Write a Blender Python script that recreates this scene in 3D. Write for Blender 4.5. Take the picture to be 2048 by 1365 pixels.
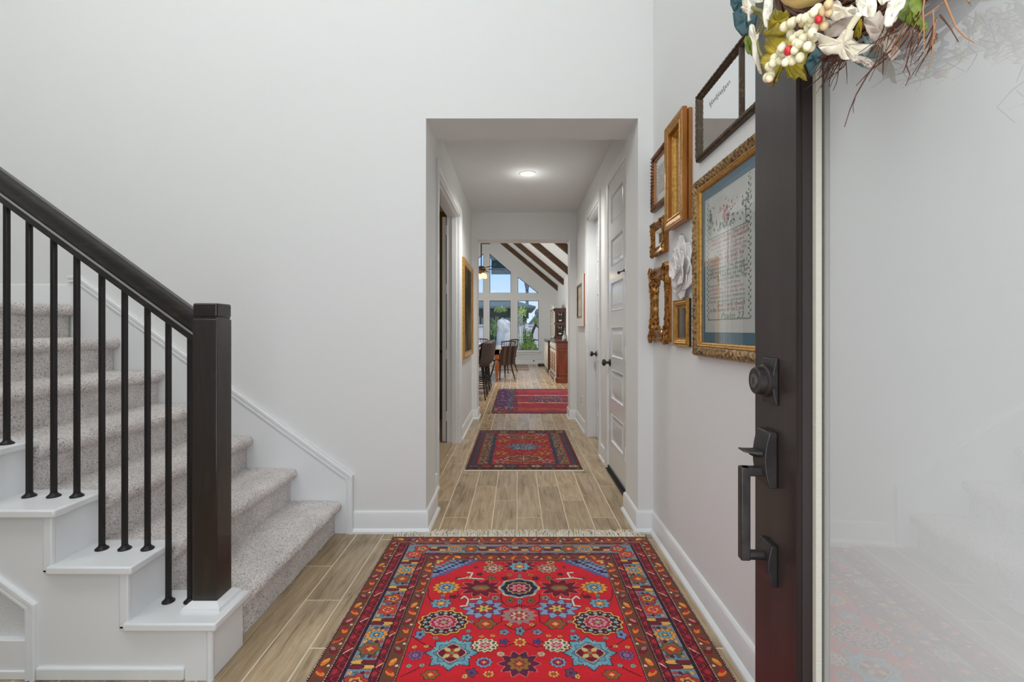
import bpy, bmesh, math, random
import numpy as np
from mathutils import Vector, Matrix
from mathutils.geometry import tessellate_polygon
random.seed(7)
rng = np.random.default_rng(7)
PI = math.pi
for o in list(bpy.data.objects):
    bpy.data.objects.remove(o)
SC = bpy.context.scene
COL = SC.collection

# ------------------------------------------------------------------ camera
CX, CY, F, H = 1035.0, 659.0, 945.0, 1.196
cam = bpy.data.cameras.new('camera')
cam_o = bpy.data.objects.new('camera', cam)
COL.objects.link(cam_o)
cam.sensor_width = 36.0
cam.sensor_fit = 'HORIZONTAL'
cam.lens = F / 2048 * 36
cam.shift_x = (1024 - CX) / 2048
cam.shift_y = (CY - 682.5) / 2048
cam.clip_start = 0.02
cam.clip_end = 500
cam_o.location = (0, 0, H)
cam_o.rotation_euler = (PI / 2, 0, 0)
SC.camera = cam_o


def lin(c):
    r = []
    for x in c[:3]:
        x = x / 255.0
        r.append(x / 12.92 if x <= 0.04045 else ((x + 0.055) / 1.055) ** 2.4)
    return (r[0], r[1], r[2], 1.0)


# ------------------------------------------------------------------ world, sun, area lights, exposure
world = bpy.data.worlds.new('sky')
SC.world = world
world.use_nodes = True
wt = world.node_tree
wt.nodes.clear()
wo = wt.nodes.new('ShaderNodeOutputWorld')
wb = wt.nodes.new('ShaderNodeBackground')
wb.inputs['Strength'].default_value = 1.0
wc = wt.nodes.new('ShaderNodeTexCoord')
ws = wt.nodes.new('ShaderNodeSeparateXYZ')
wr = wt.nodes.new('ShaderNodeValToRGB')
wr.color_ramp.elements[0].position = 0.0
wr.color_ramp.elements[0].color = lin((212, 230, 250))
wr.color_ramp.elements[1].position = 0.55
wr.color_ramp.elements[1].color = lin((120, 172, 236))
e = wr.color_ramp.elements.new(0.12)
e.color = lin((172, 208, 250))
wt.links.new(wc.outputs['Generated'], ws.inputs[0])
wt.links.new(ws.outputs['Z'], wr.inputs['Fac'])
wt.links.new(wr.outputs['Color'], wb.inputs['Color'])
wt.links.new(wb.outputs[0], wo.inputs['Surface'])


def light(name, kind, loc, power, color=(255, 255, 255), size=None, size_y=None, aim=None, **kw):
    l = bpy.data.lights.new(name, kind)
    l.energy = power
    l.color = lin(color)[:3]
    if kind == 'AREA':
        l.shape = 'RECTANGLE'
        l.size = size
        l.size_y = size_y
    elif size is not None and kind != 'SUN':
        l.shadow_soft_size = size
    for k, v in kw.items():
        setattr(l, k, v)
    o = bpy.data.objects.new(name, l)
    COL.objects.link(o)
    o.location = loc
    if aim is not None:
        d = Vector(aim) - Vector(loc)
        o.rotation_euler = d.to_track_quat('-Z', 'Y').to_euler()
    return o


light('sun', 'SUN', (12, 0, 20), 2.6, (255, 246, 230), aim=(12 - 4.8, 4.4, 20 - 7.5), angle=0.01)
# added foyer fill, no window there, and daylight through the open front door
light('foyer_fill_light', 'AREA', (-1.3, 0.05, 4.3), 82, (250, 252, 252), 3.6, 1.8, aim=(-0.9, 2.4, 1.4))
light('front_doorway_light', 'AREA', (-0.05, -0.3, 1.3), 17, (250, 252, 252), 0.9, 2.2, aim=(-0.25, 3, 1.1))
# added fill light on the kitchen side of the great room, no window built
light('room_side_fill_light', 'AREA', (-3.3, 11.5, 1.9), 120, (251, 252, 251), 6.0, 1.8, aim=(1.3, 11.8, 1.6))
light('hall_downlight_lamp', 'SPOT', (0.1, 4.69, 2.70), 64, (255, 252, 246), 0.07, aim=(0.1, 4.69, 0), spot_size=2.7, spot_blend=0.7)
light('hall_downlight_glow', 'POINT', (0.1, 4.69, 2.60), 0.9, (255, 252, 246), 0.06)
for _y, _x, _z in ((8.9, .1, 3.55), (12.2, .1, 3.55)):
    light('room_floor_fill_spot', 'SPOT', (_x, _y, _z), 230, (255, 244, 232), 0.08, aim=(_x, _y, 0), spot_size=1.5, spot_blend=0.8)  # added spots that brighten the far floor, no fixtures built here
light('side_room_lamp', 'POINT', (-2.2, 5.2, 2.2), 6, (255, 214, 160), 0.15)

vs = SC.view_settings
SC.display_settings.display_device = 'sRGB'
vs.view_transform = 'Standard'
vs.look = 'None'
vs.exposure = 0.25
vs.gamma = 1.0
vs.use_curve_mapping = False

# ------------------------------------------------------------------ helpers
OFF = {}


def P(x, y, Y):
    """point of the photograph's pixel (x, y) at depth Y"""
    return Vector(((x - CX) / F * Y, Y, H + (CY - y) / F * Y))


def PX(x, y, X):
    return P(x, y, X * F / (x - CX))


class MB:
    def __init__(s):
        s.v = []
        s.f = []

    def add(s, vs_, fs):
        n = len(s.v)
        s.v.extend([tuple(q) for q in vs_])
        s.f.extend([tuple(i + n for i in f) for f in fs])
        return s

    def box(s, x0, x1, y0, y1, z0, z1):
        v = [(x0, y0, z0), (x1, y0, z0), (x1, y1, z0), (x0, y1, z0), (x0, y0, z1), (x1, y0, z1), (x1, y1, z1), (x0, y1, z1)]
        return s.add(v, [(3, 2, 1, 0), (4, 5, 6, 7), (0, 1, 5, 4), (1, 2, 6, 5), (2, 3, 7, 6), (3, 0, 4, 7)])

    def obox(s, m, x0, x1, y0, y1, z0, z1):
        t = MB().box(x0, x1, y0, y1, z0, z1)
        return s.add([m @ Vector(q) for q in t.v], t.f)

    def prism(s, poly, fn, a0, a1):
        """polygon (2D) extruded: fn(p, q, a) -> 3D"""
        n = len(poly)
        v = [fn(p, q, a0) for p, q in poly] + [fn(p, q, a1) for p, q in poly]
        f = [tuple(range(n))[::-1], tuple(range(n, 2 * n))]
        f += [(i, (i + 1) % n, n + (i + 1) % n, n + i) for i in range(n)]
        return s.add(v, f)

    def tube(s, pts, r, n=8, cap=True):
        pts = [Vector(p) for p in pts]
        rs = r if isinstance(r, (list, tuple)) else [r] * len(pts)
        base = len(s.v)
        up = Vector((0.123, 0.37, 0.92)).normalized()
        prev = None
        for i, p in enumerate(pts):
            d = (pts[min(i + 1, len(pts) - 1)] - pts[max(i - 1, 0)])
            d = d.normalized() if d.length > 1e-9 else Vector((0, 0, 1))
            a = prev if prev is not None else up
            a = a - d * a.dot(d)
            if a.length < 1e-4:
                a = d.orthogonal()
            a.normalize()
            prev = a
            b = d.cross(a)
            for k in range(n):
                t = 2 * PI * k / n
                q = p + (a * math.cos(t) + b * math.sin(t)) * rs[i]
                s.v.append(tuple(q))
        for i in range(len(pts) - 1):
            for k in range(n):
                s.f.append((base + i * n + k, base + i * n + (k + 1) % n, base + (i + 1) * n + (k + 1) % n, base + (i + 1) * n + k))
        if cap:
            s.f.append(tuple(base + k for k in range(n))[::-1])
            s.f.append(tuple(base + (len(pts) - 1) * n + k for k in range(n)))
        return s

    def lathe(s, prof, c=(0, 0, 0), axis='z', n=16):
        base = len(s.v)
        c = Vector(c)
        for r, h in prof:
            for k in range(n):
                t = 2 * PI * k / n
                a, b = r * math.cos(t), r * math.sin(t)
                q = {'z': (a, b, h), 'y': (a, h, b), 'x': (h, a, b)}[axis]
                s.v.append(tuple(c + Vector(q)))
        m = len(prof)
        for i in range(m - 1):
            for k in range(n):
                s.f.append((base + i * n + k, base + i * n + (k + 1) % n, base + (i + 1) * n + (k + 1) % n, base + (i + 1) * n + k))
        s.f.append(tuple(base + k for k in range(n))[::-1])
        s.f.append(tuple(base + (m - 1) * n + k for k in range(n)))
        return s

    def ball(s, c, rx, ry=None, rz=None, n=12, m=8):
        ry = ry or rx
        rz = rz or rx
        base = len(s.v)
        for i in range(m + 1):
            ph = PI * (i + 0.02) / (m + 0.04)
            for k in range(n):
                t = 2 * PI * k / n
                s.v.append((c[0] + rx * math.sin(ph) * math.cos(t), c[1] + ry * math.sin(ph) * math.sin(t), c[2] + rz * math.cos(ph)))
        for i in range(m):
            for k in range(n):
                s.f.append((base + i * n + k, base + i * n + (k + 1) % n, base + (i + 1) * n + (k + 1) % n, base + (i + 1) * n + k))
        return s

    def obj(s, name, mat, parent=None, bevel=0, seg=2, smooth=True, recalc=True, org=None, angle=35):
        if parent is not None:
            off = OFF[parent.name]
        elif org is not None:
            off = Vector(org)
        else:
            a = np.array(s.v)
            off = Vector(((a[:, 0].min() + a[:, 0].max()) / 2, (a[:, 1].min() + a[:, 1].max()) / 2, a[:, 2].min()))
        me = bpy.data.meshes.new(name)
        me.from_pydata([(q[0] - off[0], q[1] - off[1], q[2] - off[2]) for q in s.v], [], s.f)
        if recalc:
            b = bmesh.new()
            b.from_mesh(me)
            bmesh.ops.recalc_face_normals(b, faces=b.faces)
            b.to_mesh(me)
            b.free()
        if smooth:
            me.polygons.foreach_set('use_smooth', [True] * len(me.polygons))
            me.set_sharp_from_angle(angle=math.radians(angle))
        me.materials.append(mat)
        me.update()
        o = bpy.data.objects.new(name, me)
        COL.objects.link(o)
        if parent is not None:
            o.parent = parent
        else:
            o.location = off
        OFF[o.name] = off
        if bevel:
            md = o.modifiers.new('bevel', 'BEVEL')
            md.width = bevel
            md.segments = seg
            md.limit_method = 'ANGLE'
            md.angle_limit = math.radians(40)
        return o


def empty(name, loc=(0, 0, 0)):
    o = bpy.data.objects.new(name, None)
    o.empty_display_size = 0.1
    COL.objects.link(o)
    o.location = loc
    OFF[o.name] = Vector(loc)
    return o


def tag(o, label, cat, group=None):
    o['label'] = label
    o['category'] = cat
    if group:
        o['group'] = group
    return o


def thing(name, label, cat, loc=(0, 0, 0), group=None):
    return tag(empty(name, loc), label, cat, group)


def struct(o):
    o['kind'] = 'structure'
    return o


def stuff(o):
    o['kind'] = 'stuff'
    return o


def copy_tree(o, parent=None):
    c = o.copy()
    COL.objects.link(c)
    OFF[c.name] = OFF.get(o.name, Vector())
    if parent is not None:
        c.parent = parent
    for ch in list(o.children):
        copy_tree(ch, c)
    return c


# ------------------------------------------------------------------ materials
def mat(name, col, rough=0.5, metal=0.0, var=None, bump=None, coat=0.0, stretch=(1, 1, 1), spec=0.5, emit=None, rnd=0.0, detail=4.0):
    """var = (scale, colour, low, high), bump = (scale, strength, distance), rnd = brightness spread per object"""
    m = bpy.data.materials.new(name)
    m.use_nodes = True
    nt = m.node_tree
    b = nt.nodes['Principled BSDF']
    b.inputs['Base Color'].default_value = lin(col)
    b.inputs['Roughness'].default_value = rough
    b.inputs['Metallic'].default_value = metal
    b.inputs['Coat Weight'].default_value = coat
    b.inputs['Coat Roughness'].default_value = 0.12
    b.inputs['Specular IOR Level'].default_value = spec
    N = nt.nodes.new
    L = nt.links.new
    tc = N('ShaderNodeTexCoord')
    mp = N('ShaderNodeMapping')
    mp.inputs['Scale'].default_value = stretch
    L(tc.outputs['Object'], mp.inputs['Vector'])
    src = None
    if var:
        nz = N('ShaderNodeTexNoise')
        nz.inputs['Scale'].default_value = var[0]
        nz.inputs['Detail'].default_value = detail
        L(mp.outputs[0], nz.inputs['Vector'])
        rp = N('ShaderNodeValToRGB')
        rp.color_ramp.elements[0].position = var[2]
        rp.color_ramp.elements[0].color = lin(col)
        rp.color_ramp.elements[1].position = var[3]
        rp.color_ramp.elements[1].color = lin(var[1])
        L(nz.outputs['Fac'], rp.inputs['Fac'])
        src = rp.outputs['Color']
    if rnd:
        oi = N('ShaderNodeObjectInfo')
        mr = N('ShaderNodeMapRange')
        mr.inputs['To Min'].default_value = 1 - rnd
        mr.inputs['To Max'].default_value = 1 + rnd
        L(oi.outputs['Random'], mr.inputs['Value'])
        hs = N('ShaderNodeHueSaturation')
        L(mr.outputs[0], hs.inputs['Value'])
        if src:
            L(src, hs.inputs['Color'])
        else:
            hs.inputs['Color'].default_value = lin(col)
        src = hs.outputs['Color']
    if src:
        L(src, b.inputs['Base Color'])
    if bump:
        nb = N('ShaderNodeTexNoise')
        nb.inputs['Scale'].default_value = bump[0]
        nb.inputs['Detail'].default_value = 3
        L(mp.outputs[0], nb.inputs['Vector'])
        bp = N('ShaderNodeBump')
        bp.inputs['Strength'].default_value = bump[1]
        bp.inputs['Distance'].default_value = bump[2]
        L(nb.outputs['Fac'], bp.inputs['Height'])
        L(bp.outputs[0], b.inputs['Normal'])
    if emit:
        b.inputs['Emission Color'].default_value = lin(emit[0])
        b.inputs['Emission Strength'].default_value = emit[1]
    return m


def glass_mat(name, ior=1.45, tint=(255, 255, 255), rough=0.0):
    """thin pane: clear with a Fresnel reflection"""
    m = bpy.data.materials.new(name)
    m.use_nodes = True
    nt = m.node_tree
    nt.nodes.clear()
    o = nt.nodes.new('ShaderNodeOutputMaterial')
    mx = nt.nodes.new('ShaderNodeMixShader')
    t = nt.nodes.new('ShaderNodeBsdfTransparent')
    t.inputs[0].default_value = lin(tint)
    g = nt.nodes.new('ShaderNodeBsdfGlossy')
    g.inputs['Roughness'].default_value = rough
    f0 = ((ior - 1) / (ior + 1)) ** 2
    lw = nt.nodes.new('ShaderNodeLayerWeight')
    lw.inputs['Blend'].default_value = 0.5
    pw_ = nt.nodes.new('ShaderNodeMath')
    pw_.operation = 'POWER'
    pw_.inputs[1].default_value = 4.0
    ma = nt.nodes.new('ShaderNodeMath')
    ma.operation = 'MULTIPLY_ADD'
    ma.inputs[1].default_value = 1 - f0
    ma.inputs[2].default_value = f0
    nt.links.new(lw.outputs['Facing'], pw_.inputs[0])
    nt.links.new(pw_.outputs[0], ma.inputs[0])
    nt.links.new(ma.outputs[0], mx.inputs[0])
    nt.links.new(t.outputs[0], mx.inputs[1])
    nt.links.new(g.outputs[0], mx.inputs[2])
    nt.links.new(mx.outputs[0], o.inputs['Surface'])
    return m


def attr_mat(name, rough=0.95, bump=(350, 0.35, 0.003)):
    m = mat(name, (150, 40, 50), rough, 0, None, bump, spec=0.15)
    nt = m.node_tree
    a = nt.nodes.new('ShaderNodeAttribute')
    a.attribute_name = 'weave'
    nt.links.new(a.outputs['Color'], nt.nodes['Principled BSDF'].inputs['Base Color'])
    b = nt.nodes['Principled BSDF']
    b.inputs['Sheen Weight'].default_value = 0.15
    return m


M = {}
M['wall'] = mat('wall_paint', (232, 233, 232), 0.85, bump=(190, 0.16, 0.003), spec=0.25)
M['drywall'] = mat('textured_drywall', (226, 227, 227), 0.85, bump=(120, 0.5, 0.004), spec=0.25)
M['ceil'] = mat('ceiling_paint', (231, 234, 234), 0.9, bump=(150, 0.1, 0.002), spec=0.2)
M['trim'] = mat('white_trim', (236, 238, 239), 0.35, bump=(30, 0.03, 0.002))
M['door'] = mat('white_door_paint', (226, 229, 231), 0.13, bump=(40, 0.02, 0.002))
M['grout'] = mat('cream_grout', (222, 208, 184), 0.9)
M['espresso'] = mat('espresso_wood', (28, 17, 14), 0.42, spec=0.55, var=(14, (52, 38, 32), 0.52, 0.85), stretch=(6, 6, 0.5), coat=0.6, bump=(60, 0.15, 0.002))
M['rail'] = mat('espresso_rail', (24, 19, 18), 0.36, var=(10, (58, 48, 42), 0.5, 0.85), stretch=(0.6, 6, 6), coat=0.3)
M['iron'] = mat('black_iron', (34, 30, 29), 0.45, 0.35)
M['bronze'] = mat('dark_bronze', (52, 48, 47), 0.38, 0.55, var=(30, (70, 65, 63), 0.4, 0.7))
M['frontdoor'] = mat('dark_door_wood', (50, 38, 35), 0.4, var=(5, (36, 25, 22), 0.35, 0.75), stretch=(5, 5, 0.6), coat=0.12, bump=(40, 0.06, 0.002))
M['moulding'] = mat('dark_moulding', (44, 34, 32), 0.6, var=(5, (34, 25, 22), 0.35, 0.75), stretch=(5, 5, 0.6), spec=0.25)
M['black'] = mat('black_rubber', (20, 20, 21), 0.5)
M['gold'] = mat('gold_leaf', (196, 148, 72), 0.38, 0.6, var=(60, (150, 100, 42), 0.45, 0.75))
M['goldwood'] = mat('golden_wood', (176, 112, 50), 0.42, 0.25, var=(8, (128, 76, 30), 0.4, 0.75), stretch=(5, 5, 0.5), coat=0.3)
M['antique'] = mat('antique_gilt', (172, 118, 52), 0.36, 0.55, var=(70, (66, 38, 16), 0.46, 0.64))
M['gilt_grey'] = mat('weathered_gilt', (176, 142, 96), 0.42, 0.5, var=(75, (92, 72, 50), 0.45, 0.62))
M['darkbrown'] = mat('dark_carved_wood', (112, 64, 36), 0.36, 0.15, var=(40, (62, 34, 20), 0.45, 0.7), coat=0.3)
M['pewter'] = mat('dark_bronze_gilt', (74, 60, 46), 0.4, 0.4, var=(50, (128, 104, 74), 0.55, 0.75))
M['mirror'] = mat('mirror', (238, 240, 240), 0.02, 1.0)
M['glass'] = glass_mat('picture_glass', 1.28)
M['winglass'] = glass_mat('window_glass', 1.4)
M['doorglass'] = glass_mat('door_glass', 2.4)
M['fabric'] = mat('door_shade_fabric', (216, 217, 215), 0.9, bump=(700, 0.15, 0.001))
M['cream_tape'] = mat('cream_woven_tape', (186, 180, 166), 0.9, bump=(500, 0.5, 0.002), stretch=(0.2, 0.2, 1))
M['bluemat'] = mat('blue_mat_board', (92, 128, 142), 0.9, var=(300, (80, 116, 132), 0.4, 0.7))
M['paper'] = mat('sampler_linen', (212, 212, 204), 0.95, var=(9, (198, 204, 202), 0.35, 0.7), bump=(500, 0.2, 0.001))
M['matwhite'] = mat('white_mat_board', (232, 230, 224), 0.9)
M['whiteclay'] = mat('white_clay', (242, 239, 237), 0.55, var=(14, (232, 226, 224), 0.4, 0.7))
M['plastic'] = mat('white_plastic', (236, 236, 234), 0.35)
M['lamp'] = mat('lamp_lens', (255, 250, 240), 0.4, emit=((255, 240, 220), 3.0))
M['globe'] = mat('warm_globe', (255, 226, 170), 0.4, emit=((255, 214, 140), 1.6))
M['beam'] = mat('ceiling_beam_wood', (92, 66, 42), 0.7, var=(3, (64, 44, 28), 0.35, 0.75), stretch=(0.6, 5, 5), bump=(20, 0.2, 0.01))
M['cherry'] = mat('cherry_wood', (140, 62, 26), 0.3, var=(5, (96, 38, 16), 0.35, 0.75), stretch=(4, 4, 0.5), coat=0.5)
M['walnut'] = mat('walnut_wood', (86, 44, 24), 0.32, var=(5, (56, 26, 14), 0.35, 0.75), stretch=(4, 4, 0.5), coat=0.5)
M['creampaint'] = mat('distressed_cream_paint', (226, 220, 206), 0.35, var=(30, (150, 120, 86), 0.6, 0.72), coat=0.3)
M['honey'] = mat('honey_pine', (176, 98, 44), 0.35, var=(5, (140, 70, 28), 0.35, 0.75), stretch=(4, 4, 0.5), coat=0.4)
M['tabletop'] = mat('pale_table_top', (206, 192, 172), 0.18, var=(6, (180, 160, 136), 0.35, 0.75), stretch=(1, 5, 5), coat=0.5)
M['chair'] = mat('dark_walnut_chair', (58, 40, 34), 0.35, var=(6, (40, 27, 23), 0.35, 0.75), stretch=(4, 4, 0.6), coat=0.3)
M['throw'] = mat('brown_grey_fabric', (104, 90, 84), 0.9, var=(40, (76, 64, 60), 0.4, 0.7), stretch=(5, 5, 0.4))
M['stone'] = mat('white_counter', (226, 224, 220), 0.2, var=(6, (200, 198, 196), 0.55, 0.8))
M['cabinet'] = mat('grey_cabinet', (120, 116, 112), 0.5)
M['oliveroom'] = mat('olive_wall_paint', (120, 106, 70), 0.9)
M['tancarpet'] = mat('tan_carpet', (176, 156, 132), 0.98, bump=(300, 0.6, 0.01))
M['beige_rug'] = mat('beige_mat_weave', (172, 150, 130), 0.95, var=(30, (136, 116, 98), 0.35, 0.7), bump=(200, 0.4, 0.01))
M['fringe'] = mat('cream_cotton', (240, 234, 220), 0.95, var=(60, (222, 212, 194), 0.4, 0.7))


def wood_tile_mat():
    m = mat('wood_look_tile', (150, 124, 92), 0.27, spec=0.5)
    nt = m.node_tree
    N = nt.nodes.new
    L = nt.links.new
    b = nt.nodes['Principled BSDF']
    tc = N('ShaderNodeTexCoord')
    oi = N('ShaderNodeObjectInfo')
    sc = N('ShaderNodeVectorMath')
    sc.operation = 'MULTIPLY_ADD'
    cm = N('ShaderNodeCombineXYZ')
    mu = N('ShaderNodeMath')
    mu.operation = 'MULTIPLY'
    mu.inputs[1].default_value = 57.0
    L(oi.outputs['Random'], mu.inputs[0])
    for i in range(3):
        L(mu.outputs[0], cm.inputs[i])
    sc.inputs[1].default_value = (34, 2.6, 1)
    L(tc.outputs['Object'], sc.inputs[0])
    L(cm.outputs[0], sc.inputs[2])
    n1 = N('ShaderNodeTexNoise')
    n1.inputs['Scale'].default_value = 1.3
    n1.inputs['Detail'].default_value = 8
    n1.inputs['Roughness'].default_value = 0.65
    n1.inputs['Distortion'].default_value = 0.8
    L(sc.outputs[0], n1.inputs['Vector'])
    rp = N('ShaderNodeValToRGB')
    el = rp.color_ramp.elements
    el[0].position = 0.33
    el[0].color = lin((148, 126, 96))
    el[1].position = 0.67
    el[1].color = lin((204, 182, 150))
    q = el.new(0.45)
    q.color = lin((180, 156, 122))
    L(n1.outputs['Fac'], rp.inputs['Fac'])
    # knots and clouds
    s2 = N('ShaderNodeVectorMath')
    s2.operation = 'MULTIPLY_ADD'
    s2.inputs[1].default_value = (7, 2.2, 1)
    L(tc.outputs['Object'], s2.inputs[0])
    L(cm.outputs[0], s2.inputs[2])
    n2 = N('ShaderNodeTexNoise')
    n2.inputs['Scale'].default_value = 1.4
    n2.inputs['Detail'].default_value = 3
    L(s2.outputs[0], n2.inputs['Vector'])
    r2 = N('ShaderNodeValToRGB')
    r2.color_ramp.elements[0].position = 0.22
    r2.color_ramp.elements[0].color = lin((176, 164, 154))
    r2.color_ramp.elements[1].position = 0.5
    r2.color_ramp.elements[1].color = (1, 1, 1, 1)
    L(n2.outputs['Fac'], r2.inputs['Fac'])
    mx = N('ShaderNodeMix')
    mx.data_type = 'RGBA'
    mx.blend_type = 'MULTIPLY'
    mx.inputs['Factor'].default_value = 0.8
    L(rp.outputs['Color'], mx.inputs['A'])
    L(r2.outputs['Color'], mx.inputs['B'])
    hs = N('ShaderNodeHueSaturation')
    hs.inputs['Saturation'].default_value = 1.0
    mr = N('ShaderNodeMapRange')
    mr.inputs['To Min'].default_value = 0.80
    mr.inputs['To Max'].default_value = 1.05
    L(oi.outputs['Random'], mr.inputs['Value'])
    L(mr.outputs[0], hs.inputs['Value'])
    L(mx.outputs['Result'], hs.inputs['Color'])
    L(hs.outputs['Color'], b.inputs['Base Color'])
    bp = N('ShaderNodeBump')
    bp.inputs['Strength'].default_value = 0.12
    bp.inputs['Distance'].default_value = 0.002
    L(n1.outputs['Fac'], bp.inputs['Height'])
    L(bp.outputs[0], b.inputs['Normal'])
    return m


M['tile'] = wood_tile_mat()


def carpet_mat():
    m = mat('beige_frieze_carpet', (186, 174, 168), 0.98, spec=0.1)
    nt = m.node_tree
    N = nt.nodes.new
    L = nt.links.new
    b = nt.nodes['Principled BSDF']
    tc = N('ShaderNodeTexCoord')
    vo = N('ShaderNodeTexVoronoi')
    vo.inputs['Scale'].default_value = 210
    L(tc.outputs['Object'], vo.inputs['Vector'])
    nz = N('ShaderNodeTexNoise')
    nz.inputs['Scale'].default_value = 170
    nz.inputs['Detail'].default_value = 4
    nz.inputs['Roughness'].default_value = 0.7
    L(tc.outputs['Object'], nz.inputs['Vector'])
    rp = N('ShaderNodeValToRGB')
    el = rp.color_ramp.elements
    el[0].position = 0.36
    el[0].color = lin((112, 116, 110))
    el[1].position = 0.58
    el[1].color = lin((252, 246, 243))
    q = el.new(0.44)
    q.color = lin((234, 224, 219))
    L(nz.outputs['Fac'], rp.inputs['Fac'])
    n3 = N('ShaderNodeTexNoise')
    n3.inputs['Scale'].default_value = 9
    L(tc.outputs['Object'], n3.inputs['Vector'])
    hs = N('ShaderNodeHueSaturation')
    mr = N('ShaderNodeMapRange')
    mr.inputs['From Min'].default_value = 0.3
    mr.inputs['From Max'].default_value = 0.7
    mr.inputs['To Min'].default_value = 0.9
    mr.inputs['To Max'].default_value = 1.07
    L(n3.outputs['Fac'], mr.inputs['Value'])
    L(mr.outputs[0], hs.inputs['Value'])
    L(rp.outputs['Color'], hs.inputs['Color'])
    L(hs.outputs['Color'], b.inputs['Base Color'])
    bp = N('ShaderNodeBump')
    bp.inputs['Strength'].default_value = 0.8
    bp.inputs['Distance'].default_value = 0.006
    L(vo.outputs['Distance'], bp.inputs['Height'])
    L(bp.outputs[0], b.inputs['Normal'])
    b.inputs['Sheen Weight'].default_value = 0.2
    return m


M['carpet'] = carpet_mat()

# ================================================================== STRUCTURE
YB, YB2 = 2.784, 3.10          # header wall between foyer and hall
XL, XR = -0.539, 0.71          # its opening
XW = 0.80                      # right foyer wall
HL, HR = -0.61, 0.785          # hall side walls
YE, YE2 = 6.26, 6.54           # hall end wall
RW, RL, YG = 1.327, -3.45, 16.2  # great room: right wall, left wall, gable wall
FC, HC = 5.4, 2.743

fn_y = lambda p, q, a: (p, a, q)      # polygon in XZ, extruded along Y
fn_x = lambda p, q, a: (a, p, q)      # polygon in YZ, extruded along X
fn_z = lambda p, q, a: (p, q, a)

# floor: grout bed + tiles
floor = struct(MB().box(-3.9, 1.6, -0.6, 16.5, -0.12, -0.0010).obj('floor', M['grout'], org=(0, 0, 0), smooth=False))
TP, TLn = 0.1557, 0.914
tme = MB()
w2, l2 = (TP - 0.005) / 2, (TLn - 0.005) / 2
b = 0.0014
tv = [(-w2, -l2, -.008), (w2, -l2, -.008), (w2, l2, -.008), (-w2, l2, -.008),
      (-w2, -l2, -b), (w2, -l2, -b), (w2, l2, -b), (-w2, l2, -b),
      (-w2 + b, -l2 + b, 0), (w2 - b, -l2 + b, 0), (w2 - b, l2 - b, 0), (-w2 + b, l2 - b, 0)]
tf = [(8, 9, 10, 11)] + [(i, (i + 1) % 4, 4 + (i + 1) % 4, 4 + i) for i in range(4)] + [(4 + i, 4 + (i + 1) % 4, 8 + (i + 1) % 4, 8 + i) for i in range(4)]
tile_mesh = bpy.data.meshes.new('plank_tile')
tile_mesh.from_pydata(tv, [], tf)
tile_mesh.materials.append(M['tile'])
rest = {}
ntile = 0
for k in range(-26, 10):
    cx = (k + 0.5) * TP - 0.002
    ph = {0: 3.0, 1: 3.6, 2: 3.3}[k % 3]
    j0 = int((-0.5 - ph) / TLn) - 1
    for j in range(j0, 16):
        y0 = ph + j * TLn
        cy = y0 + TLn / 2
        if y0 + TLn < -0.55 or y0 > 16.4:
            continue
        hall = y0 < YE2 and y0 + TLn > YB2
        if y0 > YE2 - 0.4 and not (RL - .1 < cx < RW + .1):
            continue
        vis = False
        if y0 + TLn < YB + 0.95:
            vis = (cx > -1.15 and cy > 1.0 and cx < XW) or (cx > -1.8 and 0.9 < cy < 1.9 and cx < -0.9)
            vis = vis or (hall and HL - .15 < cx < HR + .15)
        elif y0 < YE2:
            vis = HL - .15 < cx < HR + .15
        else:
            vis = -0.72 < cx < RW + 0.05 and abs(cx) < 0.11 * cy + .2
        if vis:
            o = bpy.data.objects.new('plank_tile', tile_mesh)
            COL.objects.link(o)
            o.parent = floor
            o.location = (cx, cy, 0)
            ntile += 1
        else:
            rest.setdefault(0, MB()).add([(x + cx, y + cy, z) for x, y, z in tv], tf)
stuff(rest[0].obj('plank_tile_remainder', M['tile'], floor, smooth=False, recalc=False))
print('tiles', ntile)


def wall(name, boxes, m='wall', recalc=True):
    mb = MB()
    for bx in boxes:
        mb.box(*bx)
    return struct(mb.obj(name, M[m], smooth=False))


wall('wall_back', [(-3.9, XL, YB, YB2, -0.05, FC), (XR, XW + .2, YB, YB2, -0.05, FC), (XL, XR, YB, YB2, 2.439, FC)])
wall('wall_right', [(XW, XW + .2, -0.2, YB, -0.05, FC)])
wall('wall_left', [(-3.95, -3.72, -0.2, YB, -0.05, FC)])
DX0, DX1 = -0.52, 0.50
wall('wall_front', [(-3.9, DX0, -0.22, -0.06, -0.05, FC), (DX1, XW + .2, -0.22, -0.06, -0.05, FC), (DX0, DX1, -0.22, -0.06, 2.47, FC)])
struct(MB().box(-3.9, 1.0, -0.25, YB2, FC, FC + .1).obj('ceiling', M['ceil'], smooth=False))
struct(MB().box(-4, 2, -3.6, -.22, 2.75, 2.9).obj('roof_sun_block', M['ceil'], smooth=False))  # unseen slab added to keep the sun out of the doorway
# hall
LD0, LD1, LDZ = 3.62, 4.965, 2.40      # left doorway
wall('wall_hall_left', [(HL - .12, HL, YB2, LD0, -.05, HC), (HL - .12, HL, LD1, YE, -.05, HC), (HL - .12, HL, LD0, LD1, LDZ, HC)])
RA0, RA1, RB0, RB1, RZ = 3.37, 4.075, 4.52, 5.285, 2.43
wall('wall_hall_right', [(HR, HR + .12, YB2, RA0, -.05, HC), (HR, HR + .12, RA1, RB0, -.05, HC), (HR, HR + .12, RB1, YE, -.05, HC),
                         (HR, HR + .12, RA0, RA1, RZ, HC), (HR, HR + .12, RB0, RB1, RZ, HC)])
struct(MB().box(HL - .2, HR + .25, YB2 - .02, YE + .02, HC, HC + .1).obj('ceiling_hall', M['ceil'], smooth=False))
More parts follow.
